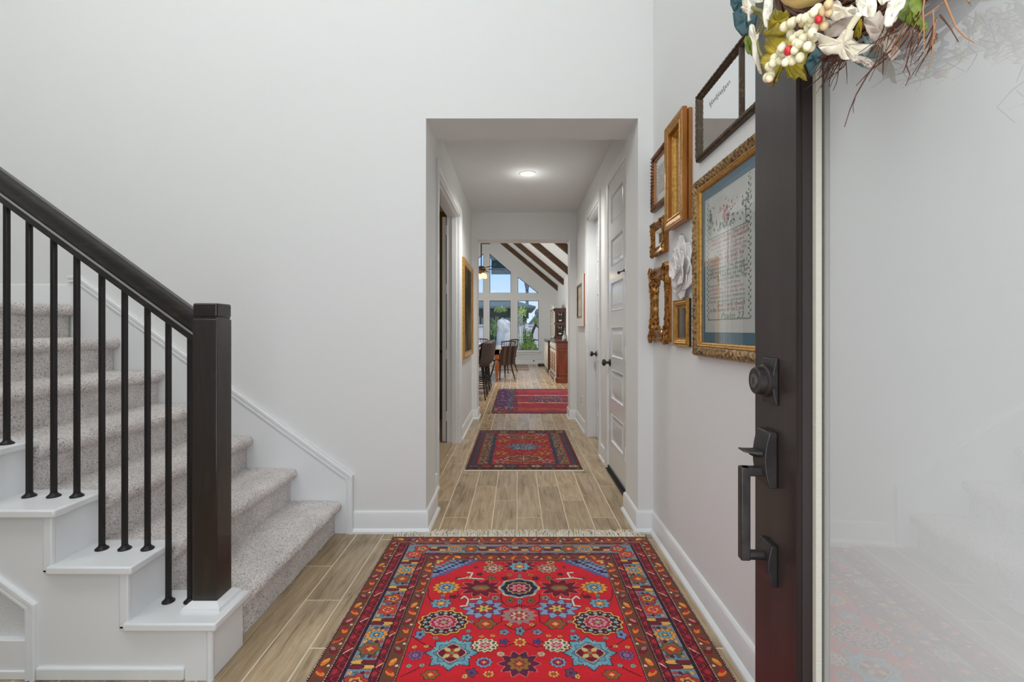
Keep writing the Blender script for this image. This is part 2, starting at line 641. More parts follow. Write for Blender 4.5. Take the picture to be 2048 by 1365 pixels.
# wall at the end of the hall, also the near wall of the great room
EXL, EXR, EZ = -0.535, 0.697, 2.388
wall('wall_hall_end', [(-3.7, EXL, YE, YE2, -.05, 5.2), (EXR, RW + .2, YE, YE2, -.05, 5.2), (EXL, EXR, YE, YE2, EZ, 5.2)])
# great room
wall('wall_room_right', [(RW, RW + .15, YE2, YG + .15, -.05, 2.75)])
wall('wall_room_left', [(RL - .15, RL, YE2, YG + .15, -.05, 2.75)])
XRG, SL = -1.063, 0.833
ZE = 2.635
ZR = ZE + SL * (RW - XRG)
sl = struct(MB().prism([(RW + .2, ZE - SL * .2), (XRG, ZR), (RL - .2, ZE - SL * .2), (RL - .2, ZE - SL * .2 + .14), (XRG, ZR + .14), (RW + .2, ZE - SL * .2 + .14)], fn_y, YE2 - .05, YG + .2).obj('ceiling_room', M['ceil'], smooth=False))
for i, by in enumerate([15.62, 13.6, 11.58, 9.56, 7.6]):
    d = 0.175
    poly = [(RW, ZE), (XRG, ZR), (XRG, ZR - d), (RW - .02, ZE - d + .02 * SL), (RW, ZE - d + .01)]
    MB().prism(poly, fn_y, by - .07, by + .07).obj('ceiling_beam', M['beam'], sl, bevel=.006)
    poly = [(RL, ZE), (XRG, ZR), (XRG, ZR - d), (RL, ZE - d)]
    MB().prism(poly, fn_y, by - .07, by + .07).obj('ceiling_beam', M['beam'], sl, bevel=.006)


# gable wall with its window holes
def gp(x, y, Y=YG):
    q = P(x, y, Y)
    return (q.x, q.z)


def mirror_x(poly):
    return [(2 * XRG - x, z) for x, z in poly][::-1]


w2u = [gp(978.6, 587), gp(1022.4, 587), gp(1022.4, 543.5), gp(978.6, 505.5)]
w3u = [gp(1034.8, 587.5), gp(1079.5, 587.5), gp(1034.8, 552)]
w2l = [gp(978.4, 701.6), gp(1021.8, 701.6), gp(1021.8, 600.8), gp(978.4, 600.8)]
w3l = [gp(1034.7, 701.6), gp(1077.9, 701.6), gp(1077.9, 600.8), gp(1034.7, 600.8)]
holes = [w2u, w3u, w2l, w3l] + [mirror_x(p) for p in (w2u, w3u, w2l, w3l)]
outer = [(RL - .15, -.05), (RW + .15, -.05), (RW + .15, ZE - SL * .15 + .05), (XRG, ZR + .05), (RL - .15, ZE - SL * .15 + .05)]
loops = [outer] + holes
flat = [p for l in loops for p in l]
tris = tessellate_polygon([[Vector((x, z, 0)) for x, z in l] for l in loops])
mb = MB()
n = len(flat)
mb.add([(x, YG, z) for x, z in flat] + [(x, YG + .15, z) for x, z in flat], [tuple(t) for t in tris] + [tuple(n + i for i in t)[::-1] for t in tris])
k0 = 0
for l in loops:
    m_ = len(l)
    for i in range(m_):
        a, c = k0 + i, k0 + (i + 1) % m_
        mb.f.append((a, c, c + n, a + n))
    k0 += m_
struct(mb.obj('wall_gable', M['wall'], smooth=False))


def inset(poly, w):
    """inset a convex polygon"""
    n = len(poly)
    area = sum(poly[i][0] * poly[(i + 1) % n][1] - poly[(i + 1) % n][0] * poly[i][1] for i in range(n))
    sg = 1 if area > 0 else -1
    out = []
    for i in range(n):
        p0, p1, p2 = Vector(poly[i - 1]), Vector(poly[i]), Vector(poly[(i + 1) % n])
        d1, d2 = (p1 - p0).normalized(), (p2 - p1).normalized()
        n1, n2 = Vector((-d1.y, d1.x)) * sg, Vector((-d2.y, d2.x)) * sg
        bis = (n1 + n2)
        bis = bis / bis.length_squared * 2
        q = p1 + bis * w
        out.append((q.x, q.y))
    return out


def ring(mb, outer_, inner_, y0, y1):
    n = len(outer_)
    v = [(x, y0, z) for x, z in outer_] + [(x, y0, z) for x, z in inner_] + [(x, y1, z) for x, z in outer_] + [(x, y1, z) for x, z in inner_]
    f = []
    for i in range(n):
        j = (i + 1) % n
        f += [(i, j, n + j, n + i), (2 * n + i, 3 * n + i, 3 * n + j, 2 * n + j), (i, 2 * n + i, 2 * n + j, j), (n + i, n + j, 3 * n + j, 3 * n + i)]
    return mb.add(v, f)


for i, h in enumerate(holes):
    out = inset(h, -0.018)
    inn = inset(h, 0.03)
    wroot = struct(empty('window_%d' % (i + 1), (sum(p[0] for p in h) / len(h), YG, min(p[1] for p in h))))
    ring(MB(), inset(h, -.02), inset(h, .012), YG - .012, YG + .06).obj('window_casing', M['trim'], wroot, smooth=False)
    ring(MB(), inset(h, .005), inset(h, .026), YG + .06, YG + .1).obj('window_frame', M['bronze'], wroot, smooth=False)
    g = inset(h, .02)
    MB().prism(g, fn_y, YG + .075, YG + .082).obj('window_pane', M['winglass'], wroot, smooth=False)
# window sills
for h in (w2l, w3l, holes[6], holes[7]):
    x0, x1 = min(p[0] for p in h), max(p[0] for p in h)
    z0 = min(p[1] for p in h)
    MB().box(x0 - .06, x1 + .06, YG - .06, YG, z0 - .05, z0 - .02).box(x0 - .04, x1 + .04, YG - .02, YG, z0 - .13, z0 - .05).obj('trim_sill', M['trim'], bevel=.004)['kind'] = 'structure'


# ------------------------------------------------------------------ baseboards
def base_run(name, pts, h=.127, t=.014, shoe=True, m='trim'):
    """baseboard along a polyline; the room lies on its left"""
    mb = MB()
    prof = [(0, 0), (t + .014, 0), (t + .014, .012), (t + .006, .024), (t, .028), (t, h - .014), (t - .004, h - .004), (t - .008, h), (0, h)]
    n = len(prof)
    ring_ = []
    for i, p in enumerate(pts):
        p = Vector(p)
        d1 = (p - Vector(pts[i - 1])).normalized() if i else None
        d2 = (Vector(pts[i + 1]) - p).normalized() if i < len(pts) - 1 else None
        d1 = d1 or d2
        d2 = d2 or d1
        n1, n2 = Vector((-d1.y, d1.x)), Vector((-d2.y, d2.x))
        bs = n1 + n2
        bs = bs / bs.length_squared * 2
        ring_.append([(p.x + bs.x * a, p.y + bs.y * a, z) for a, z in prof])
    v = [q for r in ring_ for q in r]
    f = []
    for i in range(len(pts) - 1):
        for k in range(n):
            f.append((i * n + k, i * n + (k + 1) % n, (i + 1) * n + (k + 1) % n, (i + 1) * n + k))
    f.append(tuple(range(n)))
    f.append(tuple((len(pts) - 1) * n + k for k in range(n))[::-1])
    mb.add(v, f)
    return struct(mb.obj(name, M[m], angle=25))


base_run('baseboard_right', [(XW, -.05), (XW, YB), (XR, YB), (XR, YB2), (HR, YB2), (HR, RA0 - .075)])
base_run('baseboard_back', [(HL, LD0 - .075), (HL, YB2), (XL, YB2), (XL, YB), (-.965, YB)])
base_run('baseboard_hall_right', [(HR, RA1 + .09), (HR, RB0 - .09)])
base_run('baseboard_hall_end_right', [(HR, RB1 + .08), (HR, YE), (EXR, YE), (EXR, YE2), (RW, YE2), (RW, YG), (-2.8, YG)])
base_run('baseboard_hall_end_left', [(-.9, YE2), (EXL, YE2), (EXL, YE), (HL, YE), (HL, LD1 + .08)])
base_run('baseboard_landing', [(-2.615, YB), (-3.7, YB)], h=.127 + 1.337, t=.012)


# ------------------------------------------------------------------ door casings
def casing(name, X, side, y0, y1, z1, w=.08, left=True, right=True, ext=0.0):
    """casing around a doorway in a wall X = const; side = -1 when the room lies at smaller X"""
    mb = MB()
    prof = [(0, 0), (0, .010), (.012, .014), (.03, .011), (.05, .013), (w - .012, .019), (w, .019), (w, 0)]   # (distance from opening, height)
    path = [(y0, 0), (y0, z1), (y1, z1), (y1, 0)]
    rings = []
    for i in range(4):
        r = []
        for d, h in prof:
            yy = path[i][0] + (-d if i < 2 else d)
            zz = path[i][1] + (d if i in (1, 2) else 0)
            r.append((X + side * h, yy, zz))
        rings.append(r)
    n = len(prof)
    v = [q for r in rings for q in r]
    f = [(i * n + k, i * n + (k + 1) % n, (i + 1) * n + (k + 1) % n, (i + 1) * n + k) for i in range(3) for k in range(n)]
    f += [tuple(range(n)), tuple(3 * n + k for k in range(n))]
    mb.add(v, f)
    return struct(mb.obj(name, M['trim'], angle=20))


casing('trim_1', HL, 1, LD0, LD1, LDZ, .075)
casing('trim_2', HR, -1, RA0, RA1, RZ, .08)
casing('trim_3', HR, -1, RB0, RB1, RZ, .08)
# jamb linings
jl = MB()
jl.box(HL - .13, HL, LD1 - .018, LD1, 0, LDZ).box(HL - .13, HL, LD0, LD0 + .018, 0, LDZ).box(HL - .13, HL, LD0, LD1, LDZ - .018, LDZ)
jl.box(HL - .075, HL - .03, LD1 - .03, LD1 - .018, 0, LDZ - .018).box(HL - .075, HL - .03, LD0 + .018, LD1 - .018, LDZ - .03, LDZ - .018)
struct(jl.obj('trim_4', M['trim'], smooth=False))
jr = MB()
for a, c in ((RA0, RA1), (RB0, RB1)):
    jr.box(HR, HR + .13, a, a + .018, 0, RZ).box(HR, HR + .13, c - .018, c, 0, RZ).box(HR, HR + .13, a, c, RZ - .018, RZ)
struct(jr.obj('trim_5', M['trim'], smooth=False))

# side room behind the left doorway
sr = MB()
sr.box(-3.2, -3.1, 3.10, 6.3, -.05, HC).box(-3.2, HL - .12, 6.2, 6.27, -.05, HC)
struct(sr.obj('wall_side_room', M['oliveroom'], smooth=False))
struct(MB().box(-3.2, HL - .1, YB2, 6.27, HC, HC + .1).obj('ceiling_side_room', M['ceil'], smooth=False))
struct(MB().box(-3.15, HL - .075, YB2, 6.2, 0, .008).obj('floor_carpet_side_room', M['tancarpet'], smooth=False))
struct(MB().box(HL - .15, HL - .123, LD1 + .06, 6.2, 0, HC).box(HL - .15, HL - .123, YB2, LD0 - .06, 0, HC).obj('wall_side_room_lining', M['oliveroom'], smooth=False))


# ------------------------------------------------------------------ hall doors: six raised panels
def panel_door(root, X, side, y0, y1, z1, z0=.012, thick=.035):
    """slab with its face at X; side = -1 faces smaller X; panels recessed with a raised field"""
    edges = [(.26, .494), (.62, .864), (.966, 1.215), (1.345, 1.58), (1.715, 1.94), (2.075, 2.30)]
    sw = .105
    ya, yb = y0 + sw, y1 - sw
    mb = MB()
    Xb = X - side * thick
    zs = [z0] + [e for p in edges for e in p] + [z1]
    # stiles and rails as one flat face with holes, and the back
    ys = [y0, ya, yb, y1]
    idx = {}
    for a, y in enumerate(ys):
        for c, z in enumerate(zs):
            idx[a, c] = len(mb.v)
            mb.v.append((X, y, z))
    for a in range(3):
        for c in range(len(zs) - 1):
            if a == 1 and c % 2 == 1:
                continue
            mb.f.append((idx[a, c], idx[a + 1, c], idx[a + 1, c + 1], idx[a, c + 1]))
    nb = len(mb.v)
    mb.v += [(Xb, y0, z0), (Xb, y1, z0), (Xb, y1, z1), (Xb, y0, z1)]
    mb.f.append((nb, nb + 1, nb + 2, nb + 3))
    m = len(zs) - 1
    mb.f.append(tuple([idx[0, c] for c in range(m + 1)] + [nb + 3, nb]))
    mb.f.append(tuple([idx[3, c] for c in range(m + 1)] + [nb + 2, nb + 1]))
    mb.f.append((idx[0, 0], idx[1, 0], idx[2, 0], idx[3, 0], nb + 1, nb))
    mb.f.append((idx[0, m], idx[1, m], idx[2, m], idx[3, m], nb + 2, nb + 3))
    mb.obj('door_slab', M['door'], root, smooth=False)
    for za, zb in edges:
        pm = MB()
        prof = [(0, 0), (.004, .003), (.014, -.010), (.020, -.010), (.028, -.009), (.055, -.001), (.058, -.001)]
        rings = []
        for d, h in prof:
            rings.append([(X + side * h, ya + d, za + d), (X + side * h, yb - d, za + d), (X + side * h, yb - d, zb - d), (X + side * h, ya + d, zb - d)])
        pm.add([q for r in rings for q in r], [(i * 4 + k, i * 4 + (k + 1) % 4, i * 4 + 4 + (k + 1) % 4, i * 4 + 4 + k) for i in range(len(prof) - 1) for k in range(4)])
        t = (len(prof) - 1) * 4
        pm.f.append((t, t + 1, t + 2, t + 3))
        pm.obj('door_panel', M['door'], root, smooth=True, angle=12)


def knob(root, X, side, y, z, m='bronze'):
    mb = MB()
    s = side
    mb.lathe([(.031, 0), (.031, s * .006), (.026, s * .010), (.012, s * .012), (.010, s * .03), (.013, s * .036), (.025, s * .042), (.029, s * .054), (.026, s * .064), (.012, s * .070), (.001, s * .071)], (X, y, z), 'x', 20)
    return mb.obj('door_knob', M[m], root)


d2 = struct(empty('door_2', (HR, RA0, 0)))
panel_door(d2, HR - .002, -1, RA0 + .02, RA1 - .02, RZ - .02, z0=.03)
knob(d2, HR - .002, -1, RA1 - .085, .915)
for z in (.3, 1.02, 1.66, 2.23):
    MB().lathe([(.008, -.05), (.008, .05)], (HR - .008, RA0 + .018, z), 'z', 10).obj('door_hinge', M['trim'], d2)
MB().box(HR - .012, HR + .04, RA0 + .02, RA1 - .02, .004, .034).obj('door_sweep', M['black'], d2)
MB().box(HR - .03, HR + .10, RA0 + .018, RA1 - .018, 0.0, .012).obj('door_threshold', M['black'], d2, bevel=.003)
ds = MB()
hp = Vector((HR - .014, RA0 + .03, 1.62))
ds.tube([hp, hp + Vector((-.012, .07, 0)), hp + Vector((-.02, .1, -.004))], .005).ball(hp + Vector((-.02, .105, -.004)), .012).ball(hp, .011)
ds.obj('hinge_stop', M['black'], d2)
d3 = struct(empty('door_3', (HR + .09, RB0, 0)))
panel_door(d3, HR + .085, -1, RB0 + .02, RB1 - .02, RZ - .02)
knob(d3, HR + .085, -1, RB1 - .075, .925)
# left door folded open into the side room
d4 = struct(empty('door_4', (HL - .13, LD1, 0)))
mbd = MB()
ang = math.radians(7.0)
mt = Matrix.Translation((HL - .142, LD1 + .012, 0)) @ Matrix.Rotation(ang, 4, 'Z')
mbd.obox(mt, -.040, 0, 0, .76, .012, LDZ - .02)
mbd.obj('door_slab', M['door'], d4, bevel=.002)
for z in (.28, .93, 1.62, 2.24):
    MB().box(HL - .146, HL - .128, LD1 - .004, LD1 + .014, z - .05, z + .05).obj('door_hinge', M['trim'], d4)
kb = mt @ Vector((-.04, .69, .93))
MB().lathe([(.03, 0), (.03, -.008), (.011, -.012), (.011, -.035), (.027, -.045), (.027, -.06), (.002, -.07)], kb, 'x', 14).obj('door_knob', M['bronze'], d4)


# ================================================================== STAIRCASE
stair = thing('staircase', 'carpeted staircase with white stringer and white tread caps rising to the left', 'stairs', (-1.9, 2.2, 0))
RI, RU = .191, .259
XR1 = -1.07
YS0, YS1 = 1.795, YB - .02
for i in range(1, 8):
    x0 = XR1 - RU * (i - 1)
    z0, z1 = RI * (i - 1), RI * i
    depth = RU + .01 if i < 7 else 1.07
    ya = YS0 if i < 7 else 1.66
    prof = [(x0, z0 - .004)]
    zz = z0
    step = .0075
    k = int((z1 - .062 - z0) / step)
    prof += [(x0, z0 + (z1 - .062 - z0) * (j + 1) / k) for j in range(k)]
    cxn, czn, rn = x0 + .004, z1 - .031, .031
    for j in range(13):
        t = -PI / 2 + PI * j / 12
        prof.append((cxn + .004 + rn * math.cos(t) * 1.02, czn + rn * math.sin(t)))
    k = int(depth / step)
    prof += [(cxn - depth * (j + 1) / k, z1) for j in range(k)]
    prof = np.array(prof)
    ny = int((YS1 - ya) / .0075)
    ysr = np.linspace(ya, YS1, ny)
    d = np.gradient(prof, axis=0)
    nr = np.stack([d[:, 1], -d[:, 0]], 1)
    nr /= np.linalg.norm(nr, axis=1, keepdims=True) + 1e-9
    npf = len(prof)
    amp = rng.normal(0, .0016, (npf, ny)) + 0.002 * np.sin(ysr[None, :] * 23 + np.arange(npf)[:, None] * .3)
    amp[:, -1] = 0
    vx = prof[:, 0][:, None] + nr[:, 0][:, None] * amp
    vz = prof[:, 1][:, None] + nr[:, 1][:, None] * amp
    vy = np.repeat(ysr[None, :], npf, 0)
    # round the free end of the nosing
    V = np.stack([vx, vy, vz], -1).reshape(-1, 3)
    a = (np.arange(npf - 1)[:, None] * ny + np.arange(ny - 1)[None, :]).ravel()
    Fq = np.stack([a, a + 1, a + ny + 1, a + ny], 1)
    mb = MB()
    mb.v = V.tolist()
    mb.f = Fq.tolist()
    # close the near end
    e0 = [r * ny for r in range(npf)]
    nv = len(mb.v)
    mb.v.append((prof[-1, 0], ya, z0 - .004))
    mb.f.append(tuple(e0 + [nv]))
    mb.obj('carpeted_step', M['carpet'], stair, recalc=False)

YF = 1.615
# stringer face (white skirt board) with the stepped top edge
poly = [(-1.045, 0), (-1.045, RI - .02)]
for i in range(1, 8):
    xr = XR1 - RU * i
    poly.append((xr + .004, RI * i - .02))
    if i < 7:
        poly.append((xr + .004, RI * (i + 1) - .02))
poly = poly[:-1] + [(-3.68, RI * 7 - .02), (-3.68, .245 + .737 * (3.68 - 1.655)), (-1.655, .245), (-1.655, 0)]
MB().prism(poly, fn_y, YF, YF + .03).obj('stringer', M['trim'], stair, smooth=False)
MB().prism([(-1.64, 0), (-1.64, .26), (-3.68, .26 + .737 * 2.04), (-3.68, 0)], fn_y, YF + .022, YF + .05).obj('under_stair_panel', M['drywall'], stair, smooth=False)
# moulding along the lower edge
dx, dz = 1 / math.hypot(1, .737), .737 / math.hypot(1, .737)


def mould(mb, pts, w, t, y, up):
    """mitred stepped moulding along a polyline in the XZ plane; up = side of the line it lies on"""
    prof_ = [(0, 0), (0, t * .8), (w * .1, t), (w * .42, t), (w * .46, t * .55), (w * .7, t * .55), (w * .75, t * .85), (w * .95, t * .85), (w, t * .6), (w, 0)]
    n_ = len(prof_)
    v = []
    for i, p in enumerate(pts):
        p = Vector(p)
        d1 = (p - Vector(pts[i - 1])).normalized() if i else None
        d2 = (Vector(pts[i + 1]) - p).normalized() if i < len(pts) - 1 else None
        d1, d2 = d1 or d2, d2 or d1
        n1, n2 = Vector((-d1.y, d1.x)) * up, Vector((-d2.y, d2.x)) * up
        bs = n1 + n2
        bs = bs / bs.length_squared * 2
        v += [(p.x + bs.x * a_, y - h_, p.y + bs.y * a_) for a_, h_ in prof_]
    f = [(i * n_ + k, i * n_ + (k + 1) % n_, (i + 1) * n_ + (k + 1) % n_, (i + 1) * n_ + k) for i in range(len(pts) - 1) for k in range(n_)]
    f += [tuple(range(n_)), tuple((len(pts) - 1) * n_ + k for k in range(n_))]
    return mb.add(v, f)


m_ = MB()
mould(m_, [(-1.64, 0), (-1.64, .26), (-3.68, .26 + .737 * 2.04)], .034, .014, YF, 1)
m_.obj('skirt_moulding', M['trim'], stair, smooth=False)
MB().box(-3.68, -1.675, YF - .0, YF + .024, 0, .132).box(-3.68, -1.675, YF - .006, YF + .02, 0, .03).obj('under_stair_baseboard', M['trim'], stair, bevel=.003)
MB().box(-1.638, -1.134, YF - .012, YF + .01, 0, .044).obj('shoe_moulding', M['trim'], stair, bevel=.006)
# starting box under the newel
MB().box(-1.131, -1.041, YF - .008, 1.79, 0, RI - .018).obj('starting_box', M['trim'], stair, smooth=False)
MB().tube([(-1.046, YF - .006, 0), (-1.046, YF - .006, RI - .018)], .011, 12).obj('corner_bead', M['trim'], stair)
for i in range(1, 8):
    xn = XR1 + .03 - RU * (i - 1) + (.024 if i == 1 else 0)
    xb = XR1 - RU * i
    z = RI * i
    mb = MB().box(xb - .0 if i < 7 else -3.68, xn, YF - .028, 1.80 if i < 7 else 1.66, z - .014, z + .014)
    mb.obj('tread_cap', M['trim'], stair, bevel=.006)
    if i < 7:
        x2 = XR1 - RU * i
        MB().box(x2 - .02, x2 + .006, YF - .004, 1.795, z + .01, z + RI - .014).obj('riser_board', M['trim'], stair, smooth=False)
        MB().box(x2 - .022, x2 + .008, YF - .014, YF + .004, z - .014, z + RI - .012).box(xb - .022, x2 + .008, YF - .014, YF + .004, z - .018, z + .0).obj('riser_trim', M['trim'], stair, bevel=.004)

# wall skirt board with its moulding on the header wall
SKX0, SKX1, SKZ0, SKZ1 = -2.613, -.963, 1.511, .339
poly = [(SKX1, 0), (SKX1, SKZ1), (-2.569, SKZ0), (SKX0, SKZ0), (SKX0, 1.33), (SKX0, .9), (-1.3, 0)]
sk = struct(MB().prism(poly, fn_y, YB - .018, YB).obj('trim_6', M['trim'], smooth=False))
m_ = MB()
mould(m_, [(SKX1, 0), (SKX1, SKZ1), (-2.569, SKZ0), (SKX0 - .012, SKZ0)], .040, .016, YB - .016, 1)
struct(m_.obj('trim_7', M['trim'], smooth=False))

# ------------------------------------------------------------------ railing
rail = thing('stair_railing', 'dark stained wooden stair railing with square newel post and thin black metal balusters', 'railing', (-1.109, 1.718, RI + .014))
YN = 1.718
NW = .0435
nz0 = RI + .014
nm = MB().box(-1.109 - NW, -1.109 + NW, YN - NW, YN + NW, nz0 + .012, 1.232)
newel = nm.obj('newel_post', M['espresso'], rail, bevel=.003)
g = .0395
MB().box(-1.109 - g, -1.109 + g, YN - g, YN + g, 1.230, 1.240).obj('newel_neck', M['espresso'], newel)
MB().box(-1.109 - NW, -1.109 + NW, YN - NW, YN + NW, 1.238, 1.289).obj('newel_cap', M['rail'], newel, bevel=.007, seg=3)
cm = MB()
for i, (a, zz) in enumerate([(.064, 0)]):
    v = [(-1.109 + s * q, YN + t * q, z) for q, z in ((NW + .026, nz0 - .002), (NW + .022, nz0 + .012), (NW + .002, nz0 + .028)) for s, t in ((-1, -1), (1, -1), (1, 1), (-1, 1))]
    cm.add(v, [(k * 4 + j, k * 4 + (j + 1) % 4, k * 4 + 4 + (j + 1) % 4, k * 4 + 4 + j) for k in range(2) for j in range(4)] + [(0, 1, 2, 3), (8, 9, 10, 11)])
cm.obj('newel_base_trim', M['trim'], newel, smooth=False)
# handrail: moulded profile swept up the flight
SR = .7275
hz = 1.196 + (659 - 657) / F * YN      # axis height at the newel
x0r = -1.109 - NW
prof = [(-.020, -.052), (.020, -.052), (.022, -.030), (.017, -.024), (.022, -.014), (.031, .004), (.032, .022), (.026, .036), (.012, .044), (-.012, .044), (-.026, .036), (-.032, .022), (-.031, .004), (-.022, -.014), (-.017, -.024), (-.022, -.030)]
rb = MB()
ends = [(x0r + .002, hz), (-2.72, hz + SR * (x0r + 2.72))]
cs = 1 / math.hypot(1, SR)
for X_, Z_ in ends:
    rb.v += [(X_, YN + a, Z_ + c / cs * .97) for a, c in prof]
n = len(prof)
rb.f += [(k, (k + 1) % n, n + (k + 1) % n, n + k) for k in range(n)] + [tuple(range(n)), tuple(range(n, 2 * n))]
rb.obj('handrail', M['rail'], rail, angle=28)


def baluster(x, zb):
    r = .0075
    zt = hz + SR * (x0r - x) - .052 / cs + .01
    o = MB().obox(Matrix.Translation((x, YN, 0)), -r, r, -r, r, zb, zt).obj('baluster', M['iron'], rail, bevel=.0012, seg=1)
    MB().lathe([(.021, 0), (.021, .004), (.012, .012), (.0105, .016)], (x, YN, zb), 'z', 16).obj('baluster_shoe', M['iron'], o)


for i, xs in enumerate([(-1.19, -1.269), (-1.345, -1.428, -1.511), (-1.602, -1.686, -1.775), (-1.857, -1.943, -2.03), (-2.116, -2.2, -2.29), (-2.375, -2.46, -2.55)]):
    for x in xs:
        baluster(x, RI * (i + 1) + .014)
MB().box(-2.72 - NW, -2.72 + NW, YN - NW, YN + NW, RI * 7 + .014, RI * 7 + 1.15).obj('newel_post', M['espresso'], rail, bevel=.003)

# ================================================================== RUGS
def rgb(c):
    return np.array(lin(c)[:3])


class Weave:
    """a woven pattern computed on a grid of knots: columns along X, rows along Y (V measured from the far end)"""

    def __init__(s, xs, vs):
        s.xs, s.vs = xs, vs
        s.U, s.V = np.meshgrid(xs, vs)
        s.C = np.zeros(s.U.shape + (3,))

    def fill(s, mask, c):
        s.C[mask] = rgb(c)

    def win(s, cx, cv, rx, rv):
        i0, i1 = np.searchsorted(s.xs, [cx - rx, cx + rx])
        j0, j1 = np.searchsorted(s.vs, [cv - rv, cv + rv])
        return slice(j0, j1), slice(i0, i1)

    def stamp(s, cx, cv, rx, rv, layers):
        """layers: (radius, petals, depth, phase, colour[, sharp]) from the outside in"""
        w = s.win(cx, cv, rx * 1.35, rv * 1.35)
        if s.U[w].size == 0:
            return
        dx, dv = (s.U[w] - cx) / rx, (s.V[w] - cv) / rv
        r, th = np.hypot(dx, dv), np.arctan2(dv, dx)
        sub = s.C[w]
        for ly in layers:
            R, n, a, ph, c = ly[:5]
            k = np.cos(n * th + ph)
            if len(ly) > 5:
                k = 2 * np.abs(((n * th + ph) / (2 * PI)) % 1 - .5) * 2 - 1
            sub[r < R * (1 + a * k)] = rgb(c)

    def dots(s, cx, cv, rx, rv, n, ro, rd, c, ph=0):
        for i in range(n):
            t = 2 * PI * (i + ph) / n
            s.stamp(cx + rx * ro * math.cos(t), cv + rv * ro * math.sin(t), rx * rd, rv * rd, [(1, 1, 0, 0, c)])

    def line(s, pts, w, c):
        for (x0, v0), (x1, v1) in zip(pts[:-1], pts[1:]):
            W = s.win((x0 + x1) / 2, (v0 + v1) / 2, abs(x1 - x0) / 2 + w, abs(v1 - v0) / 2 + w)
            if s.U[W].size == 0:
                continue
            dx, dv = x1 - x0, v1 - v0
            t = np.clip(((s.U[W] - x0) * dx + (s.V[W] - v0) * dv) / (dx * dx + dv * dv + 1e-12), 0, 1)
            d = np.hypot(s.U[W] - x0 - t * dx, s.V[W] - v0 - t * dv)
            s.C[W][d < w] = rgb(c)

    def mesh(s, name, y_far, thick, m, parent, jitter=.07, wavy=0.0, tone=1.0):
        ny, nx = s.U.shape
        C = s.C * tone * (1 + rng.normal(0, jitter, (ny, nx, 1)))
        C = np.clip(C * (1 + .07 * np.sin(s.V * 37 + rng.normal(0, .5, (ny, 1)))[..., None]), 0, 1)
        off = OFF[parent.name]
        z = np.full(s.U.shape, thick) + rng.normal(0, .0004, s.U.shape)
        edge = np.zeros_like(z, bool)
        edge[0, :] = edge[-1, :] = edge[:, 0] = edge[:, -1] = True
        z[edge] = 0.0006
        X = s.U + wavy * np.sin(s.V * 3.1) * (s.U - s.xs.mean()) / (np.ptp(s.xs) / 2)
        V = np.stack([X - off[0], y_far - s.V - off[1], z - off[2]], -1).reshape(-1, 3).astype(np.float32)
        a = (np.arange(ny - 1)[:, None] * nx + np.arange(nx - 1)[None, :]).ravel()
        Q = np.stack([a, a + nx, a + nx + 1, a + 1], 1).astype(np.int32)
        me = bpy.data.meshes.new(name)
        me.vertices.add(len(V))
        me.vertices.foreach_set('co', V.ravel())
        me.loops.add(Q.size)
        me.loops.foreach_set('vertex_index', Q.ravel())
        me.polygons.add(len(Q))
        me.polygons.foreach_set('loop_start', np.arange(0, Q.size, 4, dtype=np.int32))
        me.update(calc_edges=True)
        at = me.attributes.new('weave', 'FLOAT_COLOR', 'POINT')
        at.data.foreach_set('color', np.concatenate([C.reshape(-1, 3), np.ones((ny * nx, 1))], 1).astype(np.float32).ravel())
        me.materials.append(m)
        o = bpy.data.objects.new(name, me)
        COL.objects.link(o)
        o.parent = parent
        OFF[o.name] = off
        return o


M['pile'] = attr_mat('wool_pile')
RED, DRED, MAR, BRN, NAVY, BLU, TEAL, ORG, YEL, CRM, PNK, OLV, PUR, GRY = (206, 26, 40), (132, 18, 34), (84, 16, 34), (112, 64, 46), (36, 30, 58), (114, 140, 156), (104, 156, 172), (228, 124, 46), (226, 172, 84), (226, 208, 176), (222, 130, 130), (128, 98, 52), (104, 62, 104), (158, 128, 124)

# ------------------------------------------------------------------ entry rug
YT = 2.705
UL, UR = -.717, .742
UC = (UL + UR) / 2
LEN = 2.42
xs = np.linspace(UL, UR, 730)
vs_ = np.concatenate([np.arange(0, 1.17, .0026), np.arange(1.17, LEN + .001, .012)])
W = Weave(xs, vs_)
U, V = W.U, W.V
Sc = np.array([0, .006, .066, .114, .126, .212, .246, .306, .9])
Tc = np.array([0, .006, .076, .100, .106, .200, .216, .280, 1.4])
a = (UR - UL) / 2 - np.abs(U - UC)
e = np.interp(np.minimum(V, LEN - V), Tc, Sc)
d = np.minimum(a, e)
side = a < e
t = np.where(side, V, np.abs(U - UC))
W.C[:] = rgb(RED)
W.fill(d < .306, BRN)
W.fill(d < .246, DRED)
W.fill(d < .212, BLU)
W.fill(d < .126, NAVY)
W.fill(d < .114, DRED)
W.fill(d < .066, BRN)
W.fill(d < .006, (70, 22, 26))


